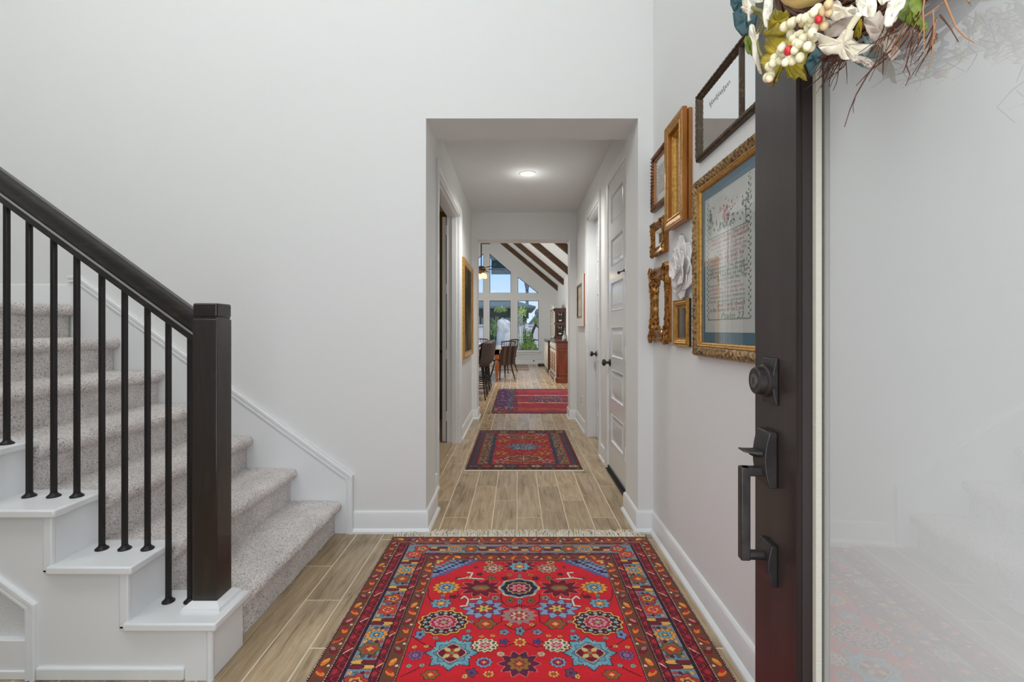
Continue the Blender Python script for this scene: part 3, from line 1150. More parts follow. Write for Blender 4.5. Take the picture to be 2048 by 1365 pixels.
def scroll(lo, hi, per):
    m = (d > lo) & (d < hi)
    q = (d - lo) / (hi - lo)
    f = (t / per) % 1
    sft = q - .5 - .33 * np.sin(2 * PI * t / per)
    W.fill(m & (np.abs(sft) < .09), (78, 10, 26))
    W.fill(m & (np.abs(sft - .16) < .06), (168, 40, 50))
    W.fill(m & (np.hypot((f - .25) * per / .012, (q - .35) * (hi - lo) / .009) < 1), (168, 44, 54))
    W.fill(m & (np.hypot((f - .75) * per / .012, (q - .65) * (hi - lo) / .009) < 1), (92, 16, 40))
    tick = m & (np.abs((f - .5) * per * .8 + (q - .5) * (hi - lo) * .9) < .0025) & (np.abs(q - .5) < .3) & ((np.floor(t / per) % 3) == 0)
    W.fill(tick, CRM)
    for b_ in (lo, hi):
        W.fill((np.abs(d - b_) < .0028), (40, 26, 40))
        W.fill((np.abs(d - b_ + .004) < .0016) & (((t / .011) % 1) < .6), (206, 158, 140))


scroll(.068, .114, .062)
scroll(.212, .246, .056)
for lo, hi, per in ((.008, .064, .058), (.250, .304, .058)):
    q = (d - lo) / (hi - lo)
    k = np.floor(t / per).astype(int)
    f = (t / per) % 1 - .5
    m = (d > lo) & (d < hi)
    cols1 = [ORG, DRED, ORG, (200, 90, 40), DRED, ORG]
    cols2 = [(190, 40, 34), PNK, (176, 24, 36), DRED, GRY, (240, 160, 70)]
    for i in range(6):
        mk = m & (k % 6 == i)
        sl_ = (f * per + (q - .5) * (hi - lo) * (.7 if i % 2 else -.5))
        rr = np.hypot((sl_ - .003) / (.011 + .003 * (i % 3)), (q - .5 + .08 * (i % 2)) * (hi - lo) / (.019 - .003 * (i % 3)))
        sk_ = np.hypot((sl_ + .006) / .010, (q - .42) * (hi - lo) / .013)
        W.fill(mk & (rr < 1.18), (70, 40, 34))
        W.fill(mk & (rr < 1), cols1[i])
        W.fill(mk & (sk_ < .85), cols2[i])
        W.fill(mk & (np.hypot((f - .42) * per / .006, (q - .75) * (hi - lo) / .006) < 1), CRM if i % 2 else (150, 40, 40))
for b_ in (.066, .306, .008):
    W.fill(np.abs(d - b_) < .0022, (44, 24, 36))
    W.fill((np.abs(d - b_ + .0035) < .0016) & (((t / .011) % 1) < .55), (214, 176, 150))
W.fill(np.abs(d - .126) < .0018, (190, 160, 150))


def flower(x, v, rx, rv, kind):
    D = (44, 24, 40)
    if kind == 'star':
        L = [(1.06, 8, .2, 0, D, 1), (.98, 8, .2, 0, (206, 60, 44), 1), (.62, 4, .1, .8, D), (.56, 4, .1, .8, YEL), (.4, 6, .2, 0, (190, 30, 44)), (.16, 1, 0, 0, BLU)]
    elif kind == 'leafs':
        W.stamp(x - rx * .5, v - rv * .35, rx * .55, rv * .42, [(1.1, 2, .25, 0, D), (.92, 2, .25, 0, YEL)])
        W.stamp(x + rx * .5, v + rv * .35, rx * .55, rv * .42, [(1.1, 2, .25, 0, D), (.92, 2, .25, 0, YEL)])
        W.stamp(x + rx * .5, v - rv * .35, rx * .55, rv * .42, [(1.1, 2, .25, 0, D), (.92, 2, .25, 0, (120, 26, 44))])
        W.stamp(x - rx * .5, v + rv * .35, rx * .55, rv * .42, [(1.1, 2, .25, 0, D), (.92, 2, .25, 0, (120, 26, 44))])
        return
    elif kind == 'palm':
        L = [(1.1, 3, .22, PI / 2, D), (.98, 3, .22, PI / 2, (196, 84, 44)), (.66, 3, .2, PI / 2, MAR), (.5, 3, .2, PI / 2, (150, 170, 190)), (.24, 1, 0, 0, YEL)]
    elif kind == 'rosered':
        L = [(1.05, 5, .16, .6, D), (.95, 5, .18, .6, (196, 60, 48)), (.66, 5, .16, 0, D), (.58, 5, .18, 0, (226, 160, 80)), (.34, 6, .2, 0, (120, 20, 44)), (.14, 1, 0, 0, (150, 180, 190))]
    elif kind == 'olive':
        L = [(1.05, 6, .14, 0, D), (.95, 6, .14, 0, OLV), (.6, 6, .2, .5, (196, 48, 48)), (.3, 4, .2, 0, YEL)]
    elif kind == 'med':      # the large round medallions
        L = [(1.1, 14, .05, 0, (54, 22, 30)), (1.06, 14, .05, 0, (232, 176, 92)), (.98, 14, .05, 0, (70, 26, 34)), (.60, 12, .07, 0, (214, 196, 186)), (.55, 12, .07, 0, (196, 44, 66)), (.40, 8, .12, 0, (206, 150, 160)), (.26, 8, .2, .4, (176, 40, 64)), (.15, 6, .15, 0, (120, 150, 140)), (.07, 1, 0, 0, YEL)]
        W.stamp(x, v, rx, rv, L)
        W.dots(x, v, rx, rv, 12, .78, .095, (150, 178, 176))
        W.dots(x, v, rx, rv, 12, .86, .045, (214, 190, 176), .5)
        W.dots(x, v, rx, rv, 8, .46, .05, (120, 20, 44))
        return
    elif kind == 'blue':     # large serrated blue flower with a dark red diamond
        L = [(.97, 8, .24, 0, (54, 40, 62), 1), (.92, 32, .09, 0, (54, 40, 62), 1), (.91, 8, .23, 0, TEAL, 1), (.87, 32, .08, 0, (122, 172, 186), 1), (.72, 8, .12, .4, (70, 110, 132)), (.66, 8, .12, .4, TEAL), (.60, 4, .16, 0, (54, 40, 62), 1), (.57, 4, .16, 0, (214, 190, 170), 1), (.52, 4, .16, 0, (112, 16, 36), 1), (.30, 4, .5, PI, (214, 190, 130)), (.2, 4, .5, 0, (176, 50, 44)), (.08, 1, 0, 0, (90, 150, 90))]
    elif kind == 'bstar':
        L = [(1.08, 10, .2, 0, (60, 46, 84), 1), (1.0, 10, .2, 0, (128, 156, 186), 1), (.66, 8, .2, 0, (64, 40, 84), 1), (.58, 8, .2, 0, (150, 40, 66), 1), (.4, 6, .3, 0, (60, 60, 70)), (.33, 6, .4, 0, YEL), (.12, 1, 0, 0, (70, 130, 80))]
    elif kind == 'cream':
        L = [(1.06, 12, .08, 0, (40, 40, 40)), (1.0, 12, .08, 0, (222, 206, 160)), (.82, 12, .12, .3, (62, 80, 66)), (.68, 8, .14, 0, (222, 198, 186)), (.42, 8, .25, 0, (204, 44, 62)), (.22, 4, .3, 0, (160, 176, 160))]
    elif kind == 'sun':
        L = [(1.08, 12, .12, 0, (90, 40, 34), 1), (1.0, 12, .14, 0, (234, 152, 56), 1), (.7, 10, .12, 0, (46, 40, 66)), (.62, 10, .14, 0, (116, 164, 180)), (.34, 8, .2, 0, (44, 54, 84)), (.2, 4, .2, 0, YEL)]
    elif kind == 'rose':
        L = [(1.08, 8, .12, 0, (44, 44, 76)), (.98, 8, .14, 0, (116, 162, 182)), (.56, 8, .1, .4, (50, 50, 80)), (.48, 6, .14, 0, (214, 130, 60)), (.22, 4, .2, 0, (222, 200, 120))]
    elif kind == 'maroon':
        L = [(1.08, 10, .24, .3, (216, 110, 90), 1), (1.0, 10, .26, .3, (104, 14, 40), 1), (.46, 6, .1, 0, (150, 40, 60)), (.36, 2, .3, 0, (122, 110, 56)), (.14, 1, 0, 0, (200, 90, 50))]
    elif kind == 'pinkr':
        L = [(1.06, 9, .1, 0, (90, 40, 44)), (.98, 9, .12, 0, (176, 140, 110)), (.68, 9, .14, .3, (120, 40, 56)), (.52, 8, .2, 0, (214, 160, 150)), (.22, 1, 0, 0, (110, 120, 70))]
    elif kind == 'ring':
        L = [(1.06, 10, .07, 0, (44, 40, 66)), (.98, 10, .09, 0, (128, 160, 182)), (.72, 10, .08, 0, (90, 50, 90)), (.5, 8, .2, 0, (176, 34, 60)), (.2, 4, .3, 0, (230, 190, 130))]
    elif kind == 'pring':
        L = [(1.06, 10, .07, 0, (52, 30, 60)), (.98, 10, .09, 0, (126, 96, 150)), (.7, 8, .12, 0, (110, 26, 60)), (.46, 8, .2, 0, (120, 130, 170)), (.2, 4, .3, 0, (200, 50, 60))]
    elif kind == 'gold':
        L = [(1.08, 8, .14, 0, (60, 26, 34)), (.96, 8, .16, 0, YEL), (.6, 6, .2, 0, (196, 40, 50)), (.3, 4, .2, 0, OLV)]
    elif kind == 'grey':
        L = [(1.06, 12, .16, 0, (186, 110, 110), 1), (1.0, 12, .16, 0, GRY, 1), (.6, 10, .16, 0, (150, 30, 50), 1), (.48, 8, .2, 0, (216, 170, 150)), (.28, 6, .3, 0, (180, 40, 50)), (.12, 1, 0, 0, (60, 140, 70))]
    elif kind == 'navy':
        L = [(1.08, 8, .05, 0, (226, 196, 110)), (1.03, 24, .03, 0, (120, 150, 170)), (.93, 8, .06, 0, (38, 30, 54)), (.66, 12, .06, 0, (210, 186, 120)), (.6, 12, .06, 0, (90, 26, 50)), (.42, 8, .2, 0, (206, 130, 140)), (.24, 8, .2, 0, (190, 40, 60)), (.1, 1, 0, 0, (140, 170, 110))]
    elif kind == 'purp':
        L = [(1.08, 10, .18, 0, (206, 130, 120), 1), (1.02, 10, .2, 0, (96, 26, 60), 1), (.66, 8, .12, 0, (90, 26, 46)), (.6, 8, .14, 0, (140, 106, 52)), (.34, 8, .2, 0, (160, 40, 44)), (.16, 4, .2, 0, (206, 150, 70))]
    else:
        L = [(1, 5, .2, 0, (54, 30, 44)), (.85, 5, .2, 0, kind), (.3, 1, 0, 0, (60, 50, 60))]
    W.stamp(x, v, rx, rv, L)


# main border, both sides and the far end
kinds = ['star', 'leafs', 'sun', 'olive', 'leafs', 'rosered']
bw = .169
for i in range(26):
    v = .155 + .058 + i * .082
    if v > LEN - .18:
        break
    for sx in (-1, 1):
        flower(UC + sx * ((UR - UL) / 2 - bw), v, .040, .034, kinds[i % 6])
        for dd, cc in ((-.030, (196, 60, 50)), (.030, YEL), (-.012, (90, 20, 44)), (.012, (84, 110, 140))):
            flower(UC + sx * ((UR - UL) / 2 - bw + dd), v + .041, .0085, .0085, cc)
for i in range(-6, 7):
    flower(UC + i * .088, .152, .040, .036, ['leafs', 'rosered', 'leafs', 'olive', 'sun'][abs(i) % 5])
    flower(UC + i * .088, LEN - .152, .040, .036, kinds[abs(i) % 5])


def z1(zx, zy):
    """knot position from a measured point of the left half"""
    q = P(600 + zx * .2381, 1040 + zy * .2381, 1130.2 / (1040 + zy * .2381 - CY))
    return q.x, YT - q.y


def put(zx, zy, rx, ry, kind, both=True):
    x, v = z1(zx, zy)
    x2, _ = z1(zx + rx, zy)
    _, va = z1(zx, zy - ry)
    _, vb = z1(zx, zy + ry)
    for sv in (0, 1):
        vv = v if sv == 0 else LEN - v - .0
        if sv == 1 and vv < 1.19:
            continue
        flower(x, vv, x2 - x, abs(vb - va) / 2, kind)
        if both:
            flower(2 * UC - x, vv, x2 - x, abs(vb - va) / 2, kind)


def vine(pts, c=(58, 16, 34), w=.0022):
    q = [z1(*p) for p in pts]
    W.line(q, w, c)
    W.line([(2 * UC - x, v) for x, v in q], w, c)


# stepped corner pieces of the field
for sx in (-1, 1):
    cx_, cv_ = UC + sx * ((UR - UL) / 2 - .306), .280
    dx_ = np.abs(U - cx_) * np.where((U - cx_) * sx < 0, 1, 99)
    dv_ = np.where(V > cv_, V - cv_, 99)
    q = np.floor(dx_ / .016) * .016 / .20 + np.floor(dv_ / .016) * .016 / .17
    for lim, c in ((1.0, (100, 84, 140)), (.86, (126, 140, 178)), (.74, (44, 36, 66)), (.64, (124, 150, 186)), (.50, (90, 60, 110)), (.40, (120, 150, 150)), (.28, (190, 50, 54)), (.12, YEL)):
        W.fill((q < lim) & (d > .306), c)
# vines first, then the flowers over them
vine([(1845, 740), (1700, 780), (1690, 880), (1640, 900)])
vine([(1845, 740), (1740, 745), (1690, 700), (1690, 640)])
vine([(1845, 960), (1760, 930), (1720, 900)])
vine([(1845, 1040), (1720, 1090), (1660, 1080)])
vine([(1080, 600), (1075, 660), (1100, 700), (1185, 720)])
vine([(1320, 610), (1330, 650), (1360, 690)])
vine([(940, 1000), (1030, 1060), (1130, 1100)])
vine([(850, 1340), (960, 1290), (1040, 1240)])
vine([(1845, 480), (1845, 560)])
vine([(1845, 660), (1845, 760)])
vine([(1700, 390), (1740, 370), (1800, 390)])
for p in [(1205, 880, 195, 98, 'med'), (1275, 1140, 195, 125, 'blue'), (1545, 765, 150, 70, 'bstar'), (1555, 1075, 105, 55, 'cream'), (1230, 585, 105, 48, 'sun'),
          (1185, 720, 80, 38, 'rose'), (1520, 590, 150, 62, 'maroon'), (1620, 425, 80, 36, 'pinkr'), (1560, 895, 85, 42, 'olive'), (970, 1160, 60, 38, 'pring'),
          (1545, 1220, 66, 40, 'ring'), (1685, 1150, 30, 20, 'cream'), (1585, 1320, 44, 26, 'gold'), (1095, 1325, 70, 40, 'olive'), (1590, 375, 34, 14, 'gold'),
          (915, 1250, 24, 16, (130, 170, 160)), (1025, 1245, 24, 16, (130, 170, 160)), (960, 1090, 24, 14, YEL), (1060, 1085, 24, 14, YEL), (1415, 955, 24, 12, (110, 150, 176)),
          (1400, 1010, 46, 28, TEAL), (1140, 1015, 28, 14, GRY), (1010, 985, 46, 40, (110, 140, 180)), (1715, 965, 46, 24, (130, 140, 160)), (1715, 1045, 40, 24, (84, 56, 120)),
          (1525, 1000, 24, 12, (224, 150, 70)), (1620, 995, 24, 12, (224, 150, 70)), (1640, 675, 40, 22, GRY), (1200, 655, 22, 12, TEAL), (1290, 665, 36, 16, MAR), (1440, 875, 24, 12, (130, 140, 150)),
          (1510, 475, 26, 12, MAR), (1610, 505, 30, 20, OLV), (1720, 510, 30, 16, MAR), (1765, 695, 34, 22, OLV), (1760, 900, 26, 14, YEL), (1330, 510, 28, 10, (96, 40, 70)), (1285, 765, 24, 12, (224, 150, 70)),
          (1440, 1310, 50, 40, PUR), (1385, 1340, 26, 22, YEL), (1760, 480, 26, 14, (190, 110, 50))]:
    put(*p)
for p in [(1845, 405, 120, 46, 'maroon'), (1845, 408, 80, 34, 'rose'), (1840, 590, 155, 74, 'navy'), (1840, 825, 130, 62, 'grey'), (1845, 705, 22, 24, BLU), (1845, 490, 16, 20, BLU),
          (1847, 955, 40, 42, BLU), (1848, 1050, 50, 34, 'gold'), (1842, 1232, 148, 92, 'purp')]:
    put(*p, both=False)
# small scattered sprigs fill the ground of the field
rs_ = random.Random(3)
for k in range(150):
    x = UC + rs_.uniform(0, .40)
    v = rs_.uniform(.33, LEN - .33)
    j_, i_ = np.searchsorted(vs_, v), np.searchsorted(xs, x)
    w_ = W.C[max(0, j_ - 9):j_ + 10, max(0, i_ - 11):i_ + 12]
    if np.abs(w_ - rgb(RED)).max() > .02:
        continue
    kk = rs_.choice([YEL, (96, 60, 90), TEAL, (120, 26, 44), (214, 150, 130), OLV])
    for sx in (-1, 1):
        flower(UC + sx * (x - UC), v, rs_.uniform(.008, .013), rs_.uniform(.008, .012), kk)
# cream hooked figures
for pts in ([(1330, 515), (1400, 505), (1540, 515)], [(1405, 460), (1450, 462), (1425, 510)], [(1350, 745), (1400, 740), (1415, 690)], [(1415, 688), (1515, 680), (1515, 665)], [(1355, 680), (1380, 660), (1415, 688)]):
    vine(pts, (60, 20, 34), .0065)
    vine(pts, (232, 214, 196), .0042)
rug = thing('entry_rug', 'large red oriental rug with blue floral border and cream fringe nearest the front door', 'rug', (UC, 1.5, 0))
W.mesh('rug_pile', YT, .009, M['pile'], rug)
W1 = W
fr = MB()
for sgn, yb in ((1, YT), (-1, YT - LEN)):
    for i in range(460):
        x = UL + .01 + (UR - UL - .02) * (i + random.random()) / 460
        L_ = random.uniform(.065, .105)
        lf = random.uniform(.002, .010)
        if sgn > 0 and (x < XL + .02 or x > XR - .02):
            L_ = random.uniform(.035, .047)
            lf = random.uniform(.002, .02)
        bend = random.gauss(0, .012) + .012 * math.sin(x * 9)
        w_ = random.uniform(.0014, .0026)
        v = []
        for j in range(4):
            f_ = j / 3
            xx = x + bend * f_ * f_ * 1.4
            yy = yb + sgn * L_ * f_
            zz = .004 + lf * math.sin(f_ * 2.6)
            v += [(xx - w_, yy, zz), (xx + w_, yy, zz), (xx, yy, zz + .0022)]
        fr.add(v, [(j * 3 + k, j * 3 + (k + 1) % 3, j * 3 + 3 + (k + 1) % 3, j * 3 + 3 + k) for j in range(3) for k in range(3)])
stuff(fr.obj('fringe', M['fringe'], rug, smooth=False, recalc=False))

# ------------------------------------------------------------------ hall rug
hx0, hx1, hy0, hy1 = -.445, .556, 4.0, 5.56
W = Weave(np.linspace(hx0, hx1, 300), np.linspace(0, hy1 - hy0, 320))
U, V = W.U, W.V
LN = hy1 - hy0
uc = (hx0 + hx1) / 2
sd = (hx1 - hx0) / 2 - np.abs(U - uc)
ed = np.minimum(V, LN - V)
spk = rng.random(U.shape)
spk2 = np.kron(rng.random((80, 75)), np.ones((4, 4)))[:320, :300]
W.C[:] = rgb((168, 32, 40))
W.fill(spk2 > .86, (214, 70, 60))
W.fill(spk2 < .08, (196, 130, 60))
W.fill((spk2 > .48) & (spk2 < .53), (120, 30, 56))
W.fill(sd < .216, (42, 44, 80))
W.fill((sd < .216) & (sd > .185) & (spk2 > .72), (80, 84, 110))
W.fill(sd < .184, (128, 92, 70))
sp = (sd < .184) & (sd > .10)
W.fill(sp & (spk2 > .6), (150, 112, 78))
W.fill(sp & (spk2 > .9), (190, 168, 134))
W.fill(sp & (spk2 < .3), (96, 44, 40))
W.fill(sp & (spk2 < .14), (66, 70, 96))
W.fill(sd < .098, (150, 28, 36))
W.fill(np.abs(sd - .098) < .004, (150, 120, 80))
W.fill(sd < .075, (46, 44, 70))
nb = (sd < .075) & (sd > .03)
W.fill(nb & (((V / .07) % 1 - .5) ** 2 * .0049 + (sd - .052) ** 2 < .00028), (86, 90, 112))
W.fill(nb & (((V / .07) % 1 - .5) ** 2 * .0049 + (sd - .052) ** 2 < .00007), (150, 60, 60))
W.fill(sd < .028, (110, 20, 30))
e2 = ed < .16
W.fill(e2, (92, 30, 40))
W.fill(e2 & (ed < .05), (70, 34, 36))
for i in range(9):
    x = uc + (i - 4) * .108
    for v in (.1, LN - .1):
        flower(x, v, .05, .035, [(96, 104, 130), (196, 60, 50), (206, 180, 130)][i % 3])
for i in range(14):
    for v in (.03, LN - .03):
        flower(hx0 + .05 + i * .07, v, .016, .012, [(190, 50, 40), (206, 150, 70), (120, 110, 90)][i % 3])
for v in (.36, LN - .34):
    W.stamp(uc, v, .155, .085, [(1.1, 10, .05, 0, (214, 190, 160)), (1.0, 10, .05, 0, (96, 56, 30)), (.8, 8, .08, 0, (140, 90, 40)), (.6, 8, .15, 0, (150, 50, 50)), (.35, 6, .2, 0, (160, 120, 110))])
    W.line([(uc, v - .09), (uc, v + .09)], .004, (210, 190, 180))
W.stamp(uc, LN / 2, .16, .13, [(1.05, 6, .12, 0, (60, 40, 60)), (1.0, 6, .14, 0, (112, 124, 146))])
wi = (np.hypot((U - uc) / .16, (V - LN / 2) / .13) < .95)
W.fill(wi & (spk2 > .7), (66, 60, 88))
W.fill(wi & (spk2 < .16), (180, 170, 170))
for sx in (-1, 1):
    for v, c in ((.52, (206, 150, 60)), (1.02, (206, 150, 60)), (.24, (190, 160, 150)), (1.3, (180, 150, 150)), (.78, (200, 80, 70))):
        W.stamp(uc + sx * .21, v, .045, .05, [(1, 5, .4, 1, c), (.5, 5, .4, 0, (120, 40, 40))])
rug2 = thing('hall_rug', 'small red oriental rug with two olive medallions on the tiles inside the hall', 'rug', ((hx0 + hx1) / 2, 4.78, 0))
W.mesh('rug_pile', hy1, .008, M['pile'], rug2, jitter=.12, tone=.72)
MB().box(hx0 - .004, hx1 + .004, hy0 - .018, hy0 + .002, 0, .005).obj('rug_binding', M['fringe'], rug2)

# ------------------------------------------------------------------ runner in the great room
rx0, rx1, ry0, ry1 = -.378, 1.25, 6.70, 9.42
W = Weave(np.linspace(rx0, rx1, 260), np.linspace(0, ry1 - ry0, 300))
U, V = W.U, W.V
yy = ry1 - V
py = CY + 1130.2 / yy
zy = (py - 770) / .083
fx = (U - rx0)
spk2 = np.kron(rng.random((75, 65)), np.ones((4, 4)))[:300, :260]
sn = np.kron(rng.random((100, 26)), np.ones((3, 10)))[:300, :260]
W.C[:] = rgb((170, 26, 52))
for lo, hi, c in ((90, 130, (104, 50, 50)), (130, 190, (178, 60, 84)), (190, 256, (172, 26, 60)), (256, 280, (150, 40, 70)), (280, 430, (140, 40, 70)), (455, 570, (164, 22, 46)), (570, 640, (204, 78, 36)), (640, 690, (130, 40, 92)), (690, 720, (120, 84, 72))):
    W.fill((zy > lo) & (zy <= hi), c)
W.fill((sn > .8) & (zy > 130), (196, 40, 56))
W.fill((sn < .12), (110, 24, 60))
for c_ in (268, 445):
    W.fill((np.abs(zy - c_) < 9) & (fx > .33) & (sn > .25), (222, 168, 150))
md_ = np.hypot((fx - .86) / .30, (zy - 360) / 70) < 1
W.fill(md_ & (spk2 > .45), (84, 84, 96))
W.fill(md_ & (spk2 > .8), (60, 40, 90))
W.fill(md_ & (spk2 < .1), (190, 170, 160))
lft = fx < .30 + .02 * np.sin(yy * 9)
W.fill(lft, (92, 30, 72))
W.fill((fx > .06) & (fx < .23) & (zy < 560), (74, 24, 92))
W.fill((fx > .06) & (fx < .23) & (spk2 > .8), (120, 74, 130))
W.fill((fx > .235) & (fx < .30), (84, 92, 124))
W.fill((fx > .235) & (fx < .30) & (spk2 < .4), (50, 40, 80))
W.fill((fx > .30) & (fx < .38) & (spk2 < .6), (84, 34, 62))
W.fill(lft & (zy > 560) & (spk2 > .6), (186, 70, 50))
W.fill((fx < .03) | (V < .06), (62, 34, 34))
W.fill(lft & (spk2 > .93), (206, 170, 170))
rug3 = thing('runner_rug', 'purple and crimson striped runner rug beyond the hall opening', 'rug', ((rx0 + rx1) / 2, 8.06, 0))
W.mesh('rug_pile', ry1, .007, M['pile'], rug3, jitter=.15, tone=.62)

# ------------------------------------------------------------------ mat by the windows
bm_ = thing('window_mat', 'beige woven mat on the floor below the tall windows', 'rug', (-.1, 15, 0))
MB().box(-.75, .34, 13.8, 15.75, 0, .012).obj('mat_weave', M['beige_rug'], bm_, bevel=.004)
MB().box(-.75, .34, 13.76, 13.80, 0, .011).obj('mat_binding', M['chair'], bm_)


# ================================================================== GALLERY ON THE RIGHT WALL
def wallframe(name, y0, y1, z0, z1, prof, m, parent, X=XW, side=-1, disp=None, step=.02, scal=None, smooth=True):
    """mitred frame on the wall X; prof = [(inset, height)], first point at the wall; disp(s, inset, corner distance) adds height, scal widens the outline"""
    lens = [y1 - y0, z1 - z0, y1 - y0, z1 - z0]
    mb = MB()
    rings = []
    for ins, h in prof:
        r = []
        c = [(y1 - ins, z0 + ins), (y0 + ins, z0 + ins), (y0 + ins, z1 - ins), (y1 - ins, z1 - ins)]
        s0 = 0
        for k in range(4):
            n_ = max(1, int(round(lens[k] / step)))
            a_, b_ = Vector(c[k]), Vector(c[(k + 1) % 4])
            for j in range(n_):
                q = a_.lerp(b_, j / n_)
                s_ = s0 + lens[k] * j / n_
                cd = min(j / n_, 1 - j / n_) * lens[k]
                hh = h + (disp(s_, ins, cd) if disp and h > 0.001 else 0)
                oy = oz = 0
                if scal and h > 0.0005:
                    o_ = scal(s_, ins, cd, k)
                    nrm = [(0, -1), (-1, 0), (0, 1), (1, 0)][k]
                    oy, oz = nrm[0] * o_, nrm[1] * o_
                r.append((X + side * hh, q.x + oy, q.y + oz))
            s0 += lens[k]
        rings.append(r)
    n = len(rings[0])
    mb.add([q for r in rings for q in r], [(i * n + k, i * n + (k + 1) % n, i * n + n + (k + 1) % n, i * n + n + k) for i in range(len(rings) - 1) for k in range(n)])
    return mb.obj(name, m, parent, smooth=smooth, angle=40)


def board(name, y0, y1, z0, z1, h0, h1, m, parent, X=XW, side=-1):
    return MB().box(min(X + side * h0, X + side * h1), max(X + side * h0, X + side * h1), y0, y1, z0, z1).obj(name, m, parent, smooth=False)


def letter(parent, txt, y_left, z, size, width, m, X, shear=0.0, name='lettering'):
    c = bpy.data.curves.new(name, 'FONT')
    c.body = txt
    c.size = size
    c.extrude = .0002
    c.resolution_u = 2
    c.shear = shear
    o = bpy.data.objects.new(name, c)
    COL.objects.link(o)
    c.materials.append(m)
    bpy.context.view_layer.update()
    wd = o.dimensions.x
    me = bpy.data.meshes.new_from_object(o.evaluated_get(bpy.context.evaluated_depsgraph_get()))
    bpy.data.objects.remove(o)
    me.name = name
    o = bpy.data.objects.new(name, me)
    COL.objects.link(o)
    OFF[o.name] = OFF[parent.name]
    sx = width / wd if width and wd > 0 else 1
    o.matrix_world = Matrix(((0, 0, -1, 0), (-1, 0, 0, 0), (0, 1, 0, 0), (0, 0, 0, 1)))
    o.scale = (sx, 1, 1)
    o.parent = parent
    o.location = Vector((X, y_left, z)) - OFF[parent.name]
    return o


def leafy(f1, amp):
    ph = random.random() * 6

    def fn(s_, ins, cd):
        return amp * (.5 * math.sin(s_ * f1 + ph + ins * 260) + .35 * math.sin(s_ * f1 * 1.7 - ins * 300) + .3 * random.uniform(-1, 1))
    return fn


# --- A: cross-stitch sampler in a wide gilt frame
A = (1.478, 2.09, 1.080, 1.842)
sam = thing('framed_sampler', 'large gilt framed cross stitch sampler with blue mat and lines of stitched verse', 'picture', (XW, 1.78, 1.08))
leaf_a = leafy(190, .0045)
wallframe('frame', *A, [(0, 0), (0, .014), (.004, .024), (.009, .029), (.015, .032), (.021, .032), (.027, .030), (.033, .027), (.040, .024), (.043, .021)], M['gilt_grey'], sam, disp=lambda s_, i, c: (leaf_a(s_, i, c) if .004 < i < .040 else 0), step=.0055)
ii = .043
wallframe('gold_liner', A[0] + ii, A[1] - ii, A[2] + ii, A[3] - ii, [(0, .010), (0, .024), (.004, .025), (.008, .021), (.011, .020), (.014, .018), (.018, .013), (.018, .006)], M['gold'], sam, step=2)
ii = .061
board('mat_board', A[0] + ii - .004, A[1] - ii + .004, A[2] + ii - .004, A[3] - ii + .004, .003, .007, M['bluemat'], sam)
py0, py1, pz0, pz1 = A[0] + ii + .045, A[1] - ii - .042, A[2] + ii + .048, A[3] - ii - .05
wallframe('mat_fillet', py0 - .006, py1 + .006, pz0 - .006, pz1 + .006, [(0, .007), (.001, .0085), (.006, .0085), (.006, .007)], M['paper'], sam, step=2)
board('sampler_cloth', py0, py1, pz0, pz1, .004, .0076, M['paper'], sam)
board('picture_glass', A[0] + ii, A[1] - ii, A[2] + ii, A[3] - ii, .0095, .0100, M['glass'], sam)
tx = [mat('stitch_red', (176, 112, 108), .95), mat('stitch_green', (112, 132, 122), .95), mat('stitch_grey', (146, 154, 152), .95), mat('stitch_pink', (190, 150, 146), .95), mat('stitch_brown', (150, 116, 100), .95)]
XT = XW - .0080
pw = py1 - py0
lines = [('The Lord is my Shepherd', 0, .030, .80, 0), ('I shall not want. He maketh', 0, .026, .80, 0), ('me to lie down in green', 3, .022, .72, 0), ('pastures: he leadeth me', 3, .020, .6, 0), ('beside the still waters. He', 3, .020, .76, 0),
         ('restoreth my soul: he', 0, .030, .72, 0), ('leadeth me in the paths of', 3, .020, .7, 0), ('righteousness. Yea, though I', 1, .024, .78, 0), ('walk through the valley of the shadow', 1, .026, .80, 0), ('of death, I will fear no evil: for', 1, .028, .80, 0), ('thou art with me; Thy', 1, .028, .6, 0),
         ('rod and thy staff they', 2, .019, .66, 0), ('comfort me. Thou preparest', 3, .019, .72, 0), ('a table before me in the', 3, .019, .74, 0), ('presence of mine enemies', 2, .022, .74, 0), ('Surely goodness and mercy', 2, .021, .74, 0), ('and I will dwell', 4, .030, .56, 0), ('in the house of the Lord', 4, .030, .72, 0), ('Psalm 23', 1, .042, .46, .3)]
zt = pz1 - .165
for s_, c_, sz, wf, sh in lines:
    zt -= .0163 if sz < .03 else .0182
    if s_ == 'Psalm 23':
        zt -= .010
    left = py1 - pw * (.10 if wf > .6 else (.28 if wf > .5 else .36))
    letter(sam, s_, left, zt, sz * .80, pw * wf, tx[c_], XT, sh)
# stitched vine border and the little scene at the top
vb = MB()


def sprig(mb, y, z, r, ang, w=.45):
    c_, s2 = math.cos(ang), math.sin(ang)
    pts = [(r, 0), (0, r * w), (-r, 0), (0, -r * w)]
    mb.prism([(y + p * c_ - q * s2, z + p * s2 + q * c_) for p, q in pts], fn_x, XT, XT + .0004)


